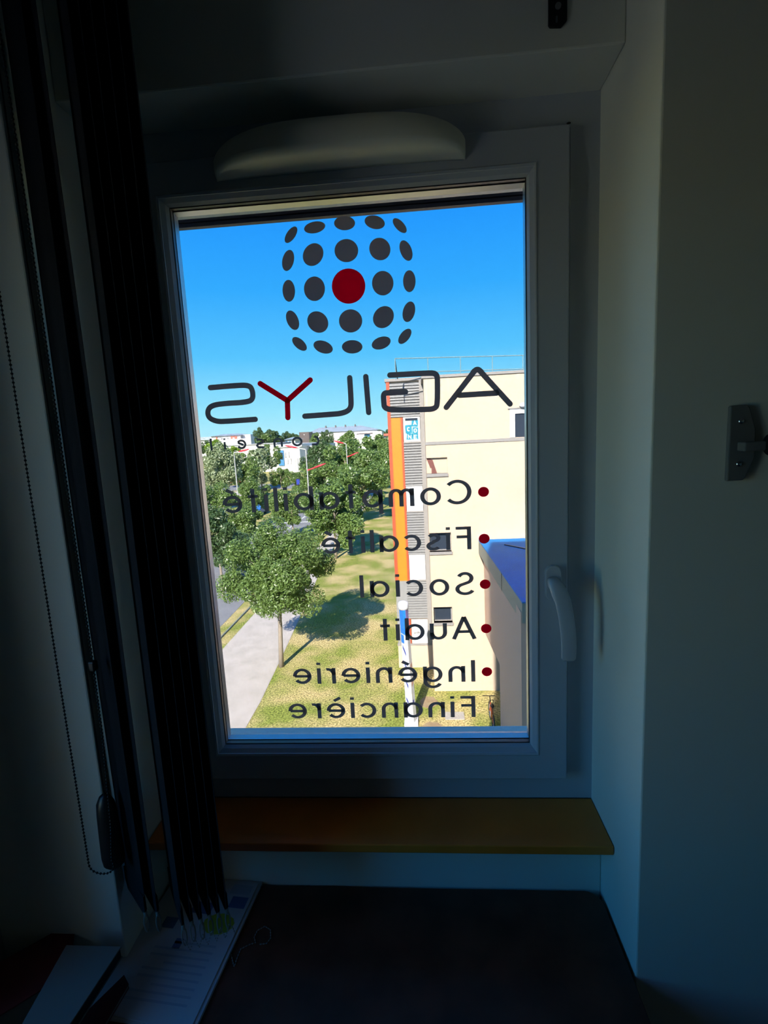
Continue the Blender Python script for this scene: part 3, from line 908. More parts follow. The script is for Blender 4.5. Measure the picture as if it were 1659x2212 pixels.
def seg_letter(mb, ch, c, s, Y, a=0):
    G = {'A': [[(0, 0), (.5, 1), (1, 0)], [(.2, .35), (.8, .35)]], 'C': [arc(.5, .5, .45, .5, 45, 315, 12)], 'O': [arc(.5, .5, .45, .5, 0, 360, 14)],
         'N': [[(0, 0), (0, 1), (1, 0), (1, 1)]], 'E': [[(1, 1), (0, 1), (0, 0), (1, 0)], [(0, .5), (.85, .5)]],
         'i': [[(.5, 0), (.5, .65)]], 'k': [[(0, 0), (0, 1)], [(.7, .65), (0, .25), (.7, 0)]], 'd': [[(.8, 0), (.8, 1)], arc(.42, .3, .38, .3, 0, 360, 10)], 'p': [[(.05, -.35), (.05, .6)], arc(.42, .3, .38, .3, 0, 360, 10)]}[ch]
    for l, st in enumerate(G):
        ribbon(mb, [(c[0]+(p[0]-.5)*s*.8, c[1]+(p[1]-.5)*s) for p in st], s*.13, False, lambda p, k: (p.x, Y-k*.0004, p.y), l)
for ch, cx_, cy_, w_, h_, ang in (('A', 896, 914, 14, 15, 4), ('C', 882.5, 927, 14, 18, -6), ('O', 897, 930, 12, 14, 3), ('N', 885, 943.5, 13, 15, 5), ('E', 897.5, 944, 12, 14, -4)):
    mb = MB(); px_quad(mb, cx_, cy_, w_, h_, ang, Y1-.004)
    po_ = mb.build('poster', M['teal'], fo)
    po_.name = 'poster'
    c = onY(cx_, cy_, Y1-.008)
    lm = MB(); seg_letter(lm, ch, (c.x, c.z), .145, Y1-.008)
    # the letter is printed on the poster: one mesh with it
    me = po_.data
    bmx = bmesh.new(); bmx.from_mesh(me); base = len(bmx.verts)
    off = Vector(nb.location)
    vv = [bmx.verts.new(Vector(v)-off) for v in lm.v]
    me.materials.append(M['white'])
    for fc in lm.f:
        nf = bmx.faces.new([vv[i] for i in fc]); nf.material_index = 1
    bmx.to_mesh(me); bmx.free()
bay_window(-1.60, -.52); bay_window(-4.70, -3.56)
fo = bay_window(-7.68, -6.56)
lm = MB()
cc = onY(904, 1365.5, Y1-.006)
for i, ch in enumerate('ikdp'):
    seg_letter(lm, ch, (cc.x+.17-i*.10-.02, cc.z), .10, Y1-.022)
lm.build('window_word', M['grey_trim'], fo)
MB().prism([(-.30, -6.78), (-.26, -6.78), (-.18, -6.95), (-.22, -6.97)], 'y', Y1-.024, Y1-.022).build('window_emblem', M['grey_trim'], fo)

# roof railing, a thing on the roof
rg = thing('roof_railing', (1.8, 21, 3.86), 'thin pale metal railing along the neighbouring flat roof', 'railing')
def railp(t): return Vector((-.81+t*5.26, 20.62+t*1.3, 0))
for z in (4.68, 4.14):
    a, b = railp(0), railp(1.15); a.z = b.z = z
    MB().tube([a, b], .022, 8).build('rail', M['rail'], rg)
for t_ in (0, .245, .495, .745, .99):
    p = railp(t_)
    MB().tube([(p.x, p.y, 3.86), (p.x, p.y, 4.68)], .018, 8).build('post', M['rail'], rg)
p = railp(0)
MB().tube([(p.x, p.y, 4.66), (p.x+.05, p.y+.5, 3.95)], .02, 8).build('brace', M['plastic_dark'], rg)

# low wing joining the gable
wg = thing('link_wing', (3, 15.5, GZ), 'lower wing with blue-grey flat roof and shaded wall against the cream gable', 'building')
def wx(y): return 2.18+(YGb-y)*(.21/7.46)
zr = -2.5
MB().prism([(2.18, YGb-.03), (2.39, 12.24), (9, 12.24), (9, YGb-.03)], 'z', zr-.04, zr).build('roof', M['roof_blue'], wg)
fm = MB()
fm.prism([(2.18, YGb-.03), (2.30, YGb-.03), (2.51, 12.24), (2.39, 12.24)], 'z', zr-.56, zr-.04)
fm.build('fascia', M['fascia'], wg)
MB().box(2.40, 2.44, 14.48, 14.52, 0, 0)
MB().prism([(2.51, 12.24), (9, 12.24), (9, 12.36), (2.51, 12.36)], 'z', zr-.56, zr-.04).build('end_fascia', M['gasket'], wg)
MB().box(2.305, 2.318, 14.9, 14.93, zr-.56, zr-.03).build('fascia_joint', M['gasket'], wg)
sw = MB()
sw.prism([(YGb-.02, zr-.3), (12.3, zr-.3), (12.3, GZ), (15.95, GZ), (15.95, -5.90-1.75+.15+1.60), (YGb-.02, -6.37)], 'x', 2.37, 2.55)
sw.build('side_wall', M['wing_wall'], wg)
MB().box(2.55, 9, 12.42, 12.6, GZ, zr-.56).build('end_wall', M['dark_brown'], wg)  # one dark brown over the whole end wall
MB().box(2.50, 2.62, 12.30, 12.42, GZ, zr-.5).build('downpipe', M['plastic_dark'], wg)
MB().prism([(3.0, 18.6), (4.0, 17.4), (5.5, 16.3), (5.5, 16.22), (4.0, 17.3), (3.0, 18.55)], 'z', zr, zr+.03).build('roof_cable', M['plastic_dark'], wg)

# ---- totem post
tp = thing('sign_totem', (-.69, 17.4, GZ), 'tall slim white sign post with round white top and blue slanted marks on the lawn', 'sign post')
M['totem'] = mat('totem_white', (.74, .75, .80), .4)
M['blue'] = mat('bright_blue', (.01, .16, .62), .4)
M['navy'] = mat('navy_mark', (.02, .04, .30), .4)
M['violet'] = mat('violet_panel', (.22, .16, .50), .4)
M['rust'] = mat('rusty_mark', (.50, .30, .24), .6)
H0, H1 = GZ+.12, -4.42
def tot(z):                       # plan section of the post, slightly leaning
    k = (z-H0)/(H1-H0); cx_ = -.66-.12*k; w2 = .185-.03*k
    return [Vector((cx_-w2, 17.42, z)), Vector((cx_-w2*.10, 17.20, z)), Vector((cx_+w2*.45, 17.20, z)), Vector((cx_+w2, 17.42, z)), Vector((cx_+w2*.6, 17.56, z)), Vector((cx_-w2*.6, 17.56, z))]
MB().rings([tot(H0), tot(-5.35)]).build('post', M['totem'], tp)
t1, t2 = tot(-5.35), tot(H1)
MB().rings([t1, t2]).build('blue_head', M['blue'], tp)
def on_face(i, j, za, zb, ua, ub, m, nme, slant=.25, off=.006):
    def P(z, u):
        s_ = tot(z); a, b = s_[i], s_[j]; n = (b-a).cross(Vector((0, 0, 1))).normalized(); 
        return a.lerp(b, u)+n*off
    q = [P(za+slant, ua), P(za, ub), P(zb, ub), P(zb+slant, ua)]
    q2 = [v_-(tot(za)[j]-tot(za)[i]).cross(Vector((0, 0, 1))).normalized()*off for v_ in q]
    MB().rings([q, q2]).build(nme, m, tp)
on_face(2, 3, -5.35, H1, 0, 1, M['violet'], 'violet_panel', slant=0)
on_face(0, 1, -5.70, -5.38, .05, .75, M['blue'], 'blue_foot', slant=.0)
for z in (-6.05, -6.62, -8.05, -7.3):
    on_face(0, 1, z-.10, z+.02, .30, .98, M['navy'], 'slanted_mark')
for z in (-6.55, -7.15):
    on_face(2, 3, z-.14, z+.10, .25, .80, M['rust'], 'rusty_mark', slant=-.06)
on_face(2, 3, -8.02, -7.88, .15, .55, M['navy'], 'small_mark', slant=0)
tl = []
for k, (r1, z) in enumerate(((.10, -4.46), (.165, -4.43), (.19, -4.36), (.19, -4.24), (.165, -4.17), (.05, -4.13))):
    tl.append([(-.775+r1*math.cos(t_*PI/12), 17.36+r1*math.sin(t_*PI/12), z) for t_ in range(24)])
MB().rings(tl).build('top_disc', M['totem'], tp, smooth=True)
MB().box(-.93, -.42, 17.1, 17.7, GZ, GZ+.12).build('base_plate', M['totem'], tp, bevel=.02)

# ---- small things on the lawn below
M['slab'] = mat('concrete_slab', (.40, .37, .33), .9)
M['soil'] = mat('bare_soil', (.26, .17, .10), .95, noise=(3, (.36, .28, .16), 5, .3, .7))
def disc(cx_, cy_, rx, ry, z, n=24):
    return MB().prism([(cx_+rx*math.cos(2*PI*i/n)*(1+.08*math.sin(i*2.3)), cy_+ry*math.sin(2*PI*i/n)*(1+.08*math.cos(i*1.7))) for i in range(n)], 'z', GZ, GZ+z)
c = onZ(982, 1547, GZ); MB().box(c.x-.36, c.x+.36, c.y-.25, c.y+.25, GZ, GZ+.03).build('concrete_slab', M['slab'])
tag(bpy.data.objects['concrete_slab'], 'small flat concrete slab in the grass below the gable', 'slab')
c = onZ(926, 1517, GZ); tag(disc(c.x, c.y, .34, .45, .012).build('soil_patch', M['soil']), 'round brown bare soil patch nearer the building foot', 'bare soil')
c = onZ(934, 1569, GZ); tag(disc(c.x, c.y, .33, .28, .012).build('soil_patch', M['soil']), 'pale worn soil patch with a stone right of the sign post base', 'bare soil')
M['green_box'] = mat('green_lid', (.25, .50, .32), .5)
c = onZ(987, 1590, GZ+.9)
M['bin_blue'] = mat('navy_lid', (.01, .03, .13), .5)
def bin_(px, py, w2, mt, label):
    c = onZ(px, py, GZ+.9)
    t = thing('waste_bin', (c.x, c.y, GZ), label, 'bin')
    MB().rings([[(c.x+a*s_, c.y+b*s_, z) for a, b in ((-w2, -.3), (w2, -.3), (w2, .3), (-w2, .3))] for z, s_ in ((GZ+.06, .82), (GZ+.84, 1))]).build('body', mt, t)
    MB().box(c.x-w2-.03, c.x+w2+.03, c.y-.34, c.y+.34, GZ+.84, GZ+.91).build('lid', mt, t, bevel=.02)
    for s_ in (-1, 1):
        MB().tube([(c.x+s_*w2*.7, c.y+.22, GZ+.08), (c.x+s_*w2*.85, c.y+.22, GZ+.08)], .08, 14).build('wheel', M['plastic_dark'], t)
bin_(987, 1592, .40, M['green_box'], 'pale green lidded bin at the bottom edge of the window view')
bin_(1060, 1592, .30, M['bin_blue'], 'navy lidded bin at the bottom edge beside the shaded wall')
# bicycle by the wall corner
bc_ = onZ(1078, 1566, GZ)
bk = thing('bicycle', (2.22, 17.1, GZ), 'small bicycle with orange frame parked by the shaded wall corner', 'bicycle')
M['orange_paint'] = mat('orange_paint', (.70, .12, .03), .4)
for y in (16.75, 17.65):
    pts = [(2.24, y+.31*math.cos(2*PI*k/24), GZ+.32+.31*math.sin(2*PI*k/24)) for k in range(25)]
    wl = MB().tube(pts, .022, 6, cap=False); wo_ = wl.build('wheel', M['plastic_dark'], bk)
    sp = MB()
    for k in range(10):
        a = 2*PI*k/10; sp.tube([(2.24, y, GZ+.32), (2.24, y+.29*math.cos(a), GZ+.32+.29*math.sin(a))], .004, 4)
    sp.build('spokes', M['white'], wo_)
f = MB()
for a, b in (((16.75, .32), (16.95, .78)), ((16.95, .78), (17.45, .75)), ((16.95, .78), (17.22, .33)), ((17.22, .33), (17.45, .75)), ((17.45, .75), (17.65, .32)), ((16.75, .32), (17.22, .33))):
    f.tube([(2.24, a[0], GZ+a[1]), (2.24, b[0], GZ+b[1])], .022, 8)
f.build('frame', M['orange_paint'], bk)
MB().tube([(2.24, 17.45, GZ+.75), (2.22, 17.48, GZ+.98)], .016, 8).tube([(1.98, 17.44, GZ+1.02), (2.22, 17.48, GZ+.98), (2.40, 17.44, GZ+1.02)], .016, 8).build('handlebar', M['plastic_dark'], bk)
MB().ball((2.24, 16.98, GZ+.88), .07, .14, .04).tube([(2.24, 16.95, GZ+.78), (2.24, 16.97, GZ+.87)], .015, 8).build('saddle', M['plastic_dark'], bk)

# ------------------------------------------------------------------ trees
def leaf_mat(name, c1_, c2_, tr, sc=3.0):
    m = bpy.data.materials.new(name); m.use_nodes = True
    t = m.node_tree; b = t.nodes['Principled BSDF']
    b.inputs['Roughness'].default_value = .38; b.inputs['Specular IOR Level'].default_value = .6
    tcn = t.nodes.new('ShaderNodeTexCoord'); n = t.nodes.new('ShaderNodeTexNoise'); n.inputs['Scale'].default_value = sc*3; n.inputs['Detail'].default_value = 3
    r = t.nodes.new('ShaderNodeValToRGB'); r.color_ramp.elements[0].position = .35; r.color_ramp.elements[1].position = .65
    r.color_ramp.elements[0].color = (*c1_, 1); r.color_ramp.elements[1].color = (*c2_, 1)
    t.links.new(tcn.outputs['Object'], n.inputs['Vector']); t.links.new(n.outputs['Fac'], r.inputs[0]); t.links.new(r.outputs[0], b.inputs['Base Color'])
    tl_ = t.nodes.new('ShaderNodeBsdfTranslucent'); tl_.inputs[0].default_value = (*tr, 1)
    mx = t.nodes.new('ShaderNodeMixShader'); mx.inputs[0].default_value = .25
    t.links.new(b.outputs[0], mx.inputs[1]); t.links.new(tl_.outputs[0], mx.inputs[2]); t.links.new(mx.outputs[0], t.nodes['Material Output'].inputs['Surface'])
    return m
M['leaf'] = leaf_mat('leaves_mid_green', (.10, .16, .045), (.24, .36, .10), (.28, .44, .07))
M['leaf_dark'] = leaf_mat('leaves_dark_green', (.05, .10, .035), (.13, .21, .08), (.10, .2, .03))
M['leaf_pale'] = leaf_mat('leaves_pale_green', (.20, .27, .12), (.50, .56, .36), (.30, .42, .12))
M['leaf_lime'] = leaf_mat('leaves_lime_green', (.16, .30, .02), (.34, .46, .05), (.35, .55, .05))
M['bark'] = mat('bark', (.30, .25, .20), .9, noise=(6, (.22, .18, .14), 5, .3, .7))

def crown_mesh(name, n, size, seed, blobs=22, flat=1.0, mt=None):
    """leaves of a crown of unit radius centred on the origin"""
    rg_ = np.random.default_rng(seed)
    cs = []
    while len(cs) < blobs:
        p = rg_.uniform(-1, 1, 3)
        if .25 < np.linalg.norm(p) < .84: cs.append(p*np.array([1, 1, .9*flat]))
    cs = np.array(cs); br_ = rg_.uniform(.17, .36, blobs)*(.82 if blobs > 40 else 1)
    idx = rg_.integers(0, blobs, n)
    d = rg_.normal(size=(n, 3)); d /= np.linalg.norm(d, axis=1)[:, None]
    rad = rg_.uniform(.45, 1.08, n)**.6
    P = cs[idx]+d*(br_[idx]*rad)[:, None]
    a = rg_.normal(size=(n, 3)); a /= np.linalg.norm(a, axis=1)[:, None]
    nn = d*.5+rg_.normal(size=(n, 3))*.6+np.array([0, 0, .35]); nn /= np.linalg.norm(nn, axis=1)[:, None]
    u = np.cross(nn, a); u /= np.linalg.norm(u, axis=1)[:, None]+1e-9
    v = np.cross(nn, u)
    s = size*rg_.uniform(.7, 1.35, n)[:, None]
    V = np.empty((n, 4, 3))
    V[:, 0] = P-u*s; V[:, 1] = P+v*s*.42; V[:, 2] = P+u*s; V[:, 3] = P-v*s*.42
    me = bpy.data.meshes.new(name)
    me.vertices.add(n*4); me.vertices.foreach_set('co', V.reshape(-1))
    me.loops.add(n*4); me.loops.foreach_set('vertex_index', np.arange(n*4, dtype=np.int32))
    me.polygons.add(n); me.polygons.foreach_set('loop_start', np.arange(0, n*4, 4, dtype=np.int32))
    me.polygons.foreach_set('loop_total', np.full(n, 4, dtype=np.int32))
    if mt: me.materials.append(mt)
    me.update(); me.validate()
    return me
def trunk_mesh(mb, base, top, r0, crown_c, cr, nb_=7, seed=1):
    rg_ = random.Random(seed)
    b = Vector(base); t_ = Vector(top)
    pts = [b.lerp(t_, k/5)+Vector((rg_.uniform(-1, 1), rg_.uniform(-1, 1), 0))*.02*r0*10*(0 < k < 5) for k in range(6)]
    mb.tube(pts, [r0*1.15, r0, r0*.9, r0*.82, r0*.72, r0*.5], 10)
    for k in range(nb_):
        a = 2*PI*k/nb_+rg_.random(); z = rg_.uniform(.0, .7)
        s_ = pts[3].lerp(t_, z)
        e = Vector(crown_c)+Vector((math.cos(a)*cr*.5, math.sin(a)*cr*.5, rg_.uniform(-.2, .35)*cr))
        m_ = s_.lerp(e, .5)+Vector((0, 0, .08*cr))
        mb.tube([s_, m_, e], [r0*.45, r0*.3, r0*.1], 6)
crowns = {}
def get_crown(kind, lod, var):
    k = (kind, lod, var)
    if k not in crowns:
        n, s = {0: (56000, .026), 1: (12000, .048), 2: (5500, .066)}[lod]
        crowns[k] = crown_mesh('crown_'+kind, n, s, 11+var*7+lod, blobs=(52, 26, 18)[lod], mt=M[kind])
    return crowns[k]
def tree(px, py, Y, rpx, kind, lod, label, group=None, var=0, base_px=None, squash=1.0, name='street_tree', rz=None):
    c = onY(px, py, Y); R_ = rpx*Y/FPX*1.20
    bx = onY(base_px[0], base_px[1], Y).x if base_px else c.x
    t = thing(name, (bx, Y, GZ), label, 'tree', group)
    o = bpy.data.objects.new('crown', get_crown(kind, lod, var)); C.objects.link(o)
    o.parent = t; o.location = (c.x-bx, 0, c.z-GZ); o.scale = (R_, R_, R_*squash); o.rotation_euler = (0, 0, rz if rz is not None else random.uniform(0, 6))
    mb = MB(); r0 = .025*R_+.04
    trunk_mesh(mb, (bx, Y, GZ), (c.x, Y, c.z+.1*R_), r0, c, R_, nb_=(9, 5, 3)[lod], seed=int(px))
    mb.build('trunk', M['bark'], t, smooth=True)
    return t
tree(600, 1230, 22.2, 112, 'leaf', 0, 'large leafy street tree standing alone in front beside the gravel path', base_px=(608, 1440), squash=.95)
G1 = 'trees along the right side of the path'
tree(722, 1115, 43.3, 68, 'leaf', 1, 'tree with its trunk at the path edge, next behind the large front tree', G1, 0, (726, 1206))
tree(783, 1050, 61.3, 55, 'leaf', 1, 'tree by the path whose trunk base is left of the yellow stripe', G1, 1, (779, 1129))
tree(818, 1010, 72, 46, 'leaf', 1, 'tree whose crown touches the orange edge of the building', G1, 2)
tree(700, 1035, 74, 42, 'leaf', 1, 'tree crown between the road lamp and the middle of the view', G1, 1)
tree(745, 1000, 82, 46, 'leaf', 2, 'tree standing at the middle of the dense green mass', G1, 0)
tree(795, 982, 95, 42, 'leaf', 2, 'tree at the top right of the dense green mass', G1, 1)
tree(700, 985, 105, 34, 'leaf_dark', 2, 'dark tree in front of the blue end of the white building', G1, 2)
tree(832, 975, 118, 34, 'leaf', 2, 'tree behind the one touching the orange edge', G1, 0)
tree(756, 962, 125, 30, 'leaf', 2, 'tree crown reaching up to the terraces of the far apartment block', G1, 2)
tree(668, 1000, 120, 20, 'leaf_dark', 2, 'small dark round tree beside the white building wall', None, 1)
G2 = 'trees along the road'
tree(629, 1093, 51.7, 42, 'leaf', 1, 'young tree with thin trunk at the road edge above the large front tree', G2, 2, (635, 1168))
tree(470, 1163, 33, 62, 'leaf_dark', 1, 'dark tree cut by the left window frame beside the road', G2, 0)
tree(528, 1128, 46, 46, 'leaf', 1, 'tree showing just above the left of the large front tree', G2, 1)
tree(462, 1085, 52, 46, 'leaf', 1, 'tree cut by the left window frame below the pale ones', G2, 2)
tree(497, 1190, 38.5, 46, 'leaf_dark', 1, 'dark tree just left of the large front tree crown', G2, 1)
tree(545, 1072, 60, 36, 'leaf', 1, 'tree over the left car, behind the middle letters of the top list line', G2, 0)
tree(470, 1015, 78, 50, 'leaf_pale', 1, 'pale silvery tree at the left edge under the small spaced word', G2, 0)
tree(522, 1010, 90, 34, 'leaf', 2, 'dark green tree with lamp pole in front, left of centre', G2, 1)
tree(562, 1010, 108, 44, 'leaf_pale', 2, 'large pale tree in front of the white building', G2, 2)
tree(585, 985, 122, 24, 'leaf', 2, 'slim tree at the right shoulder of the large pale one', G2, 0)
tree(606, 1030, 97, 22, 'leaf', 2, 'small tree below the blue window of the white building', G2, 1)
tree(637, 1042, 86, 24, 'leaf', 2, 'low spreading tree left of the tall lamp post', G2, 2)
tree(470, 982, 112, 30, 'leaf_lime', 2, 'bright lime green tree at the far left edge', None, 0)
tree(503, 978, 118, 16, 'leaf_lime', 2, 'small lime green tree under the letter i', None, 1)
tree(447, 966, 150, 16, 'leaf_dark', 2, 'dark round tree far left behind the lime green ones', None, 1)
G3 = 'distant trees before the skyline'
tree(561, 948, 234, 15, 'leaf_dark', 2, 'tall thin-topped tree rising highest on the left skyline', G3, 0, squash=1.5)
tree(588, 946, 216, 20, 'leaf_dark', 2, 'broad dark tree right of the tall thin-topped one', G3, 1)
tree(574, 952, 200, 15, 'leaf', 2, 'green tree between the two tall skyline trees', G3, 2)
tree(616, 946, 240, 13, 'leaf_dark', 2, 'small skyline tree left of the grey roofed house', G3, 0)
tree(634, 947, 260, 12, 'leaf_dark', 2, 'small skyline tree behind the grey roofed house', G3, 1)
tree(683, 950, 205, 15, 'leaf', 2, 'tree under the dark box-shaped roof house', G3, 2)
tree(706, 947, 222, 14, 'leaf_dark', 2, 'pointed dark conifer in front of the far apartments', G3, 1, squash=1.4)
tree(842, 943, 420, 14, 'leaf_dark', 2, 'wooded patch of the skyline beside the orange edge', G3, 0)
tree(664, 946, 345, 12, 'leaf_dark', 2, 'tree on the skyline left of the dark box house', G3, 2)
# far wood on the horizon
wb = MB()
rg2 = random.Random(4)
for k in range(140):
    x = -900+k*10+rg2.uniform(-4, 4); y = 880+rg2.uniform(-30, 30)
    wb.ball((x, y, GZ+6), rg2.uniform(9, 15), 8, rg2.uniform(8, 13), 8, 6)
wd = wb.build('distant_wood', M['leaf_dark'])
tag(wd, 'dark band of woodland along the horizon', 'woodland', kind='stuff')

# ------------------------------------------------------------------ street lamps
M['lamp_red'] = mat('lamp_red', (.75, .03, .05), .4)
M['lamp_pole'] = mat('lamp_pole_grey', (.38, .38, .37), .5)
def street_lamp(bp, Y, top, head, arm2=None, head2=None, label='', red_arm=True):
    b = onY(bp[0], bp[1], Y); b.z = GZ
    t_ = onY(top[0], top[1], Y); t_.x = b.x
    t = thing('street_lamp', (b.x, Y, GZ), label, 'street lamp', 'red-headed street lamps')
    MB().tube([b, t_], [.11, .07], 8).build('pole', M['lamp_pole'], t)
    def arm(z0, hp, mt):
        s_ = Vector((b.x, Y, z0)); e = onY(hp[0], hp[1], Y)
        MB().tube([s_, s_.lerp(e, .85)], .08, 6).build('arm', mt, t)
        d = (e-s_).normalized()
        lo = []
        for k, r_ in ((-.9, .06), (-.5, .20), (0, .24), (.5, .20), (.8, .05)):
            c = e+d*k
            lo.append([(c.x, c.y+r_*math.cos(a*PI/4), c.z+r_*.55*math.sin(a*PI/4)) for a in range(8)])
        MB().rings(lo).build('lamp_head', M['lamp_red'], t, smooth=True)
    arm(t_.z, head, M['lamp_pole'])
    if head2: arm(onY(arm2[0], arm2[1], Y).z, head2, M['lamp_red'])
street_lamp((666, 1048), 62, (660, 971), (629, 965), (665, 1016), (691, 1006), 'tall lamp post with red head left and lower red arm right, clear of the trees')
street_lamp((752, 1030), 78, (750, 959), (732, 955), (752, 987), (768, 980), 'lamp post sunk in the dense green trees with a lower red arm')
street_lamp((513, 1060), 72, (509, 978), (527, 973), None, None, 'lamp post in front of the trees left of centre')
street_lamp((776, 1000), 130, (770, 958), (757, 954), None, None, 'small distant lamp post right of the one sunk in the trees')
# advert panel by the road
ad = thing('advert_panel', (-17.6, 80, GZ), 'dark advert panel standing at the far end of the road', 'advert panel')
c = onY(644, 1041, 80)
MB().box(c.x-.33, c.x+.33, 79.95, 80.1, c.z-.55, c.z+.55).build('frame', M['plastic_dark'], ad)
MB().box(c.x-.25, c.x+.25, 79.93, 79.95, c.z-.42, c.z+.42).build('poster', M['navy'], ad)
MB().tube([(c.x-.2, 80, GZ), (c.x-.2, 80, c.z-.5)], .05, 8).build('leg', M['lamp_pole'], ad)
ad.location.x = c.x
for ch_ in ad.children: ch_.location.x -= (c.x+17.6)

# parked cars
def car(x, y, rz, mt, label):
    t = thing('parked_car', (x, y, GZ), label, 'car', None)
    prof = [(-2.0, .35), (-2.05, .75), (-1.75, .95), (-1.2, 1.0), (-.75, 1.42), (.75, 1.45), (1.35, .98), (1.95, .85), (2.05, .5), (2.0, .32)]
    T = Matrix.Translation((x, y, GZ)) @ Matrix.Rotation(rz, 4, 'Z')
    MB().prism(prof, 'y', -.85, .85, T).build('car_body', mt, t, bevel=.06)
    for s_ in (-1, 1):
        MB().prism([(-1.02, 1.0), (-.68, 1.34), (.68, 1.36), (1.12, 1.0)], 'y', s_*.845, s_*.865, T).build('side_window', M['dark_glass'], t)
    for a in (-1.25, 1.25):
        for s_ in (-1, 1):
            MB().tube([T @ Vector((a, s_*.68, .32)), T @ Vector((a, s_*.88, .32))], .32, 16).build('wheel', M['plastic_dark'], t)
M['car_white'] = mat('car_white', (.75, .75, .76), .25); M['car_blue'] = mat('car_blue', (.03, .13, .45), .25); M['car_red'] = mat('car_red', (.45, .03, .03), .25)
def at_g(px, py): p = onZ(px, py, GZ); return p.x, p.y
x, y = at_g(676, 1030); car(x, y, .1, M['car_white'], 'white car parked right of the tall lamp post')
x, y = at_g(661, 1105); car(x, y, PI/2, M['car_blue'], 'blue car on the road behind the last letters of the top list line')
x, y = at_g(557, 1112); car(x, y, PI/2, M['car_blue'], 'blue car half hidden by trees left of the road')
x, y = at_g(507, 1046); car(x, y, .3, M['car_red'], 'red car glimpsed between trees at the far left')
x, y = at_g(506, 1152); car(x, y, PI/2, M['car_blue'], 'blue car under the dark tree at the left window edge')

# ------------------------------------------------------------------ distant buildings
M['far_white'] = mat('far_white_wall', (.80, .77, .76), .8)
M['far_roof'] = mat('far_grey_roof', (.28, .33, .38), .6)
M['far_dark'] = mat('far_dark_wall', (.10, .08, .08), .7)
M['far_red'] = mat('far_red_panel', (.55, .12, .08), .7)
M['far_blue'] = mat('far_blue_glass', (.06, .20, .38), .3)
M['far_grey'] = mat('far_grey_panel', (.36, .36, .37), .6)
def fb(t, nme, x0, x1, y0, y1, Y, D, m, dy=0):
    """upright block: pixel extents on its front plane at Y, real depth D behind it"""
    a = onY(x0, y0, Y); b = onY(x1, y1, Y)
    return MB().box(min(a.x, b.x), max(a.x, b.x), Y-dy, Y+D, min(a.z, b.z), max(a.z, b.z)).build(nme, m, t)
# modern white building
wbld = thing('white_building', (-45, 165, GZ), 'long low modern white building with blue window bays beyond the trees', 'building')
def zf(px, py, Y): return onY(px, py, Y).z
xa, xb = onY(488, 965, 170).x, onY(596, 965, 170).x
MB().box(xa, xb, 170, 190, GZ, zf(540, 961, 170)).build('left_wing', M['far_white'], wbld)
MB().box(xa-.5, xb+.5, 169.6, 191, zf(540, 961, 170), zf(540, 959.5, 170)).build('left_roof_edge', M['far_grey'], wbld)
x2, x3, x4, x5 = [onY(p, 990, 162).x for p in (594, 600, 634, 651)]
zt = zf(620, 966, 162)
MB().box(x2, x4, 162, 186, GZ, zt).build('main_block', M['far_white'], wbld)
MB().box(x2-.3, x5+.5, 161.5, 186, zt, zt+.9).build('roof_edge', M['far_white'], wbld)
MB().box(x4, x5, 160.5, 185, GZ, zt).build('right_block', M['far_white'], wbld)
x6 = onY(704, 965, 172).x
MB().box(x5, x6, 172, 188, GZ, zf(680, 962, 172)).build('right_wing', M['far_white'], wbld)
MB().box(x5+1, x6-4, 171.9, 172.2, zf(680, 966, 172)-.5, zf(680, 966, 172)).build('slot_window', M['far_dark'], wbld)
xq0, xq1 = onY(700, 965, 171).x, onY(707, 965, 171).x
MB().box(xq0, xq1, 171, 188, zf(700, 968, 171)-1.5, zf(700, 959, 171)).build('blue_end', M['far_blue'], wbld)
MB().box(onY(655, 1000, 171.5).x, onY(690, 1000, 171.5).x, 171.5, 172, GZ, zf(670, 1000, 171.5)).build('blue_base', M['far_blue'], wbld)
q0, q1 = onY(600.5, 980, 161.6).x, onY(612.5, 980, 161.6).x
MB().box(q0, q1, 161.6, 162.1, zf(606, 1006, 161.6), zf(606, 973, 161.6)).build('blue_bay', M['far_blue'], wbld)
MB().box(q0+.4, q1-.3, 161.4, 161.7, zf(606, 992, 161.6), zf(606, 978, 161.6)).build('bay_glass', M['dark_glass'], wbld)
for i in range(5):
    for j in range(2):
        if (i+j) % 2 == 0:
            p0, p1 = onY(615+i*3.6, 985, 161.7).x, onY(617.6+i*3.6, 985, 161.7).x
            MB().box(p0, p1, 161.7, 162.1, zf(624, 988+j*14, 161.7), zf(624, 976+j*14, 161.7)).build('window', M['far_grey'], wbld)
MB().box(onY(636, 1000, 160.2).x, onY(644, 1000, 160.2).x, 160.2, 160.6, GZ, zf(640, 990, 160.2)).build('window', M['far_grey'], wbld)
MB().box(onY(512, 975, 169.7).x, onY(530, 975, 169.7).x, 169.7, 170, zf(520, 974, 170), zf(520, 965, 170)).build('beige_panel', M['slab'], wbld)
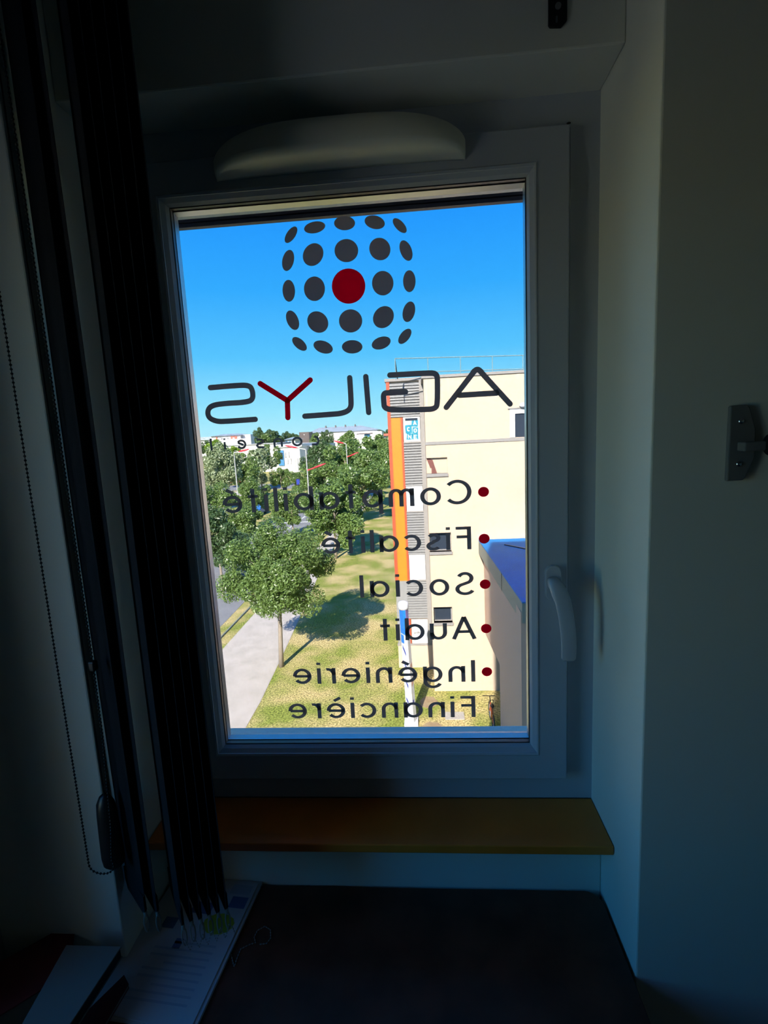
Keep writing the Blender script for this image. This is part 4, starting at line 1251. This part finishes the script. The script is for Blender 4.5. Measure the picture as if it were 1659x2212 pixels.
# apartments on the right skyline
ap = thing('apartment_block', (-45, 300, GZ), 'long distant white apartment block with grey hipped roof on the skyline', 'building')
Y = 300
zb = zf(740, 958, Y)
XA, XB = onY(669, 935, Y).x, onY(816, 930, Y).x
ze = zf(740, 932, Y)
MB().box(XA, XB, Y, Y+25, GZ, ze).build('walls', M['far_white'], ap)
ri0, ri1 = onY(690, 926, Y+12).x, onY(780, 919, Y+12).x
zr0 = zf(735, 921.5, Y+12)
MB().add([(XA-1, Y-1, ze), (XB+1, Y-1, ze), (XB+1, Y+26, ze), (XA-1, Y+26, ze), (ri0, Y+12, zr0), (ri1, Y+12, zr0)],
         [(0, 1, 5, 4), (1, 2, 5), (2, 3, 4, 5), (3, 0, 4), (0, 3, 2, 1)]).build('roof', M['far_roof'], ap)
for i in range(14):
    x = XA+3+i*2.75
    MB().box(x, x+1.2, Y-.15, Y+.1, ze-3.2, ze-1.6).build('window', M['far_grey'], ap)
for i in range(4):
    x = ri0+4+i*6
    MB().box(x, x+.7, Y+10, Y+11, zr0-1, zr0+.9).build('chimney', M['far_dark'], ap)
xa, xb = onY(771, 940, 285).x, onY(806, 940, 285).x
za = zf(790, 937, 285)
MB().box(xa-10, xb+4, 285, 300, GZ, za-2.0).build('terrace_block', M['far_white'], ap)
MB().box(xa, xb, 284.6, 285.4, za-.2, za+.35).build('terrace_slab', M['far_dark'], ap)
MB().box(xa, xb-1, 284.8, 285, za-3, za-2.4).build('terrace_slab', M['far_grey'], ap)
MB().box(xa+4, xb-2, 286, 290, za-2, za).build('terrace_glass', M['far_blue'], ap)
MB().box(xb, xb+5, 284, 298, za-2, za+1).build('stair_block', M['far_white'], ap)
db = thing('dark_box_house', (onY(658, 940, 280).x, 285, GZ), 'dark flat box-shaped house left of the long apartment block', 'building')
fb(db, 'walls', 646, 670, 934, 975, 280, 10, M['far_dark']); fb(db, 'window', 656, 658, 938, 940, 280, .1, M['far_white'], dy=.3)
# apartments on the left skyline
al = thing('apartment_block', (onY(500, 945, 250).x, 255, GZ), 'distant white apartments with grey roof and red panels on the left skyline', 'building')
fb(al, 'walls', 455, 523, 943, 985, 250, 18, M['far_white'])
fb(al, 'white_block', 523, 545, 939, 985, 252, 16, M['far_white'])
fb(al, 'low_block', 470, 545, 950, 985, 246, 6, M['far_white'])
a = onY(454, 943, 249); b = onY(524, 943, 249); zt = onY(490, 937.5, 258).z
MB().add([(a.x, 249, a.z), (b.x, 249, a.z), (b.x, 269, a.z), (a.x, 269, a.z), (a.x+3, 259, zt), (b.x-6, 259, zt)],
         [(0, 1, 5, 4), (1, 2, 5), (2, 3, 4, 5), (3, 0, 4), (0, 3, 2, 1)]).build('roof', M['far_roof'], al)
fb(al, 'red_panel', 466, 469, 944, 949.5, 249.6, .3, M['far_red']); fb(al, 'red_panel', 498, 512, 943, 949, 249.6, .3, M['far_red'])
for p in (474, 487, 502, 536):
    fb(al, 'window', p, p+5, 945, 948.5, 249.3, .3, M['far_grey'])
sh_ = thing('small_house', (onY(627, 950, 220).x, 225, GZ), 'small pale house with grey pyramid roof left of the dark box house', 'building')
fb(sh_, 'walls', 613, 640, 950, 985, 220, 12, M['far_white'])
a = onY(612, 950, 219); b = onY(641, 950, 219); zt = onY(627, 944, 225).z
MB().add([(a.x, 219, a.z), (b.x, 219, a.z), (b.x, 233, a.z), (a.x, 233, a.z), ((a.x+b.x)/2, 226, zt)], [(0, 1, 4), (1, 2, 4), (2, 3, 4), (3, 0, 4), (0, 3, 2, 1)]).build('roof', M['far_roof'], sh_)
for i in range(3):
    fb(sh_, 'window', 617+i*7, 621+i*7, 953, 956, 219.7, .3, M['far_blue'])
lb = thing('pale_house', (onY(438, 955, 260).x, 262, GZ), 'pale low roofed house at the extreme left of the skyline', 'building')
fb(lb, 'walls', 425, 455, 950, 985, 260, 12, M['far_white']); fb(lb, 'roof', 424, 456, 945, 950, 259, 14, M['far_roof'])
rb_ = thing('pale_house', (onY(826, 945, 340).x, 345, GZ), 'low white houses with orange roof beside the building corner', 'building')
fb(rb_, 'walls', 816, 840, 941, 975, 340, 12, M['far_white']); fb(rb_, 'roof', 826, 840, 937, 941, 338, 14, M['far_red'])

# outdoor surfaces are a little less reflective than first measured
for k in ('lawn', 'path', 'road', 'cream', 'louvre', 'white', 'blind_white', 'grey_trim', 'far_white', 'yellow', 'orange', 'leaf', 'leaf_dark', 'leaf_pale', 'leaf_lime', 'totem'):
    f = .80
    for n in M[k].node_tree.nodes:
        if n.type == 'BSDF_PRINCIPLED':
            c = n.inputs['Base Color'].default_value; n.inputs['Base Color'].default_value = (c[0]*f, c[1]*f, c[2]*f, 1)
        if n.type == 'VALTORGB' and not (k == 'lawn' and n.color_ramp.elements[1].color[0] > 1):
            for e in n.color_ramp.elements: e.color = (e.color[0]*f, e.color[1]*f, e.color[2]*f, 1)
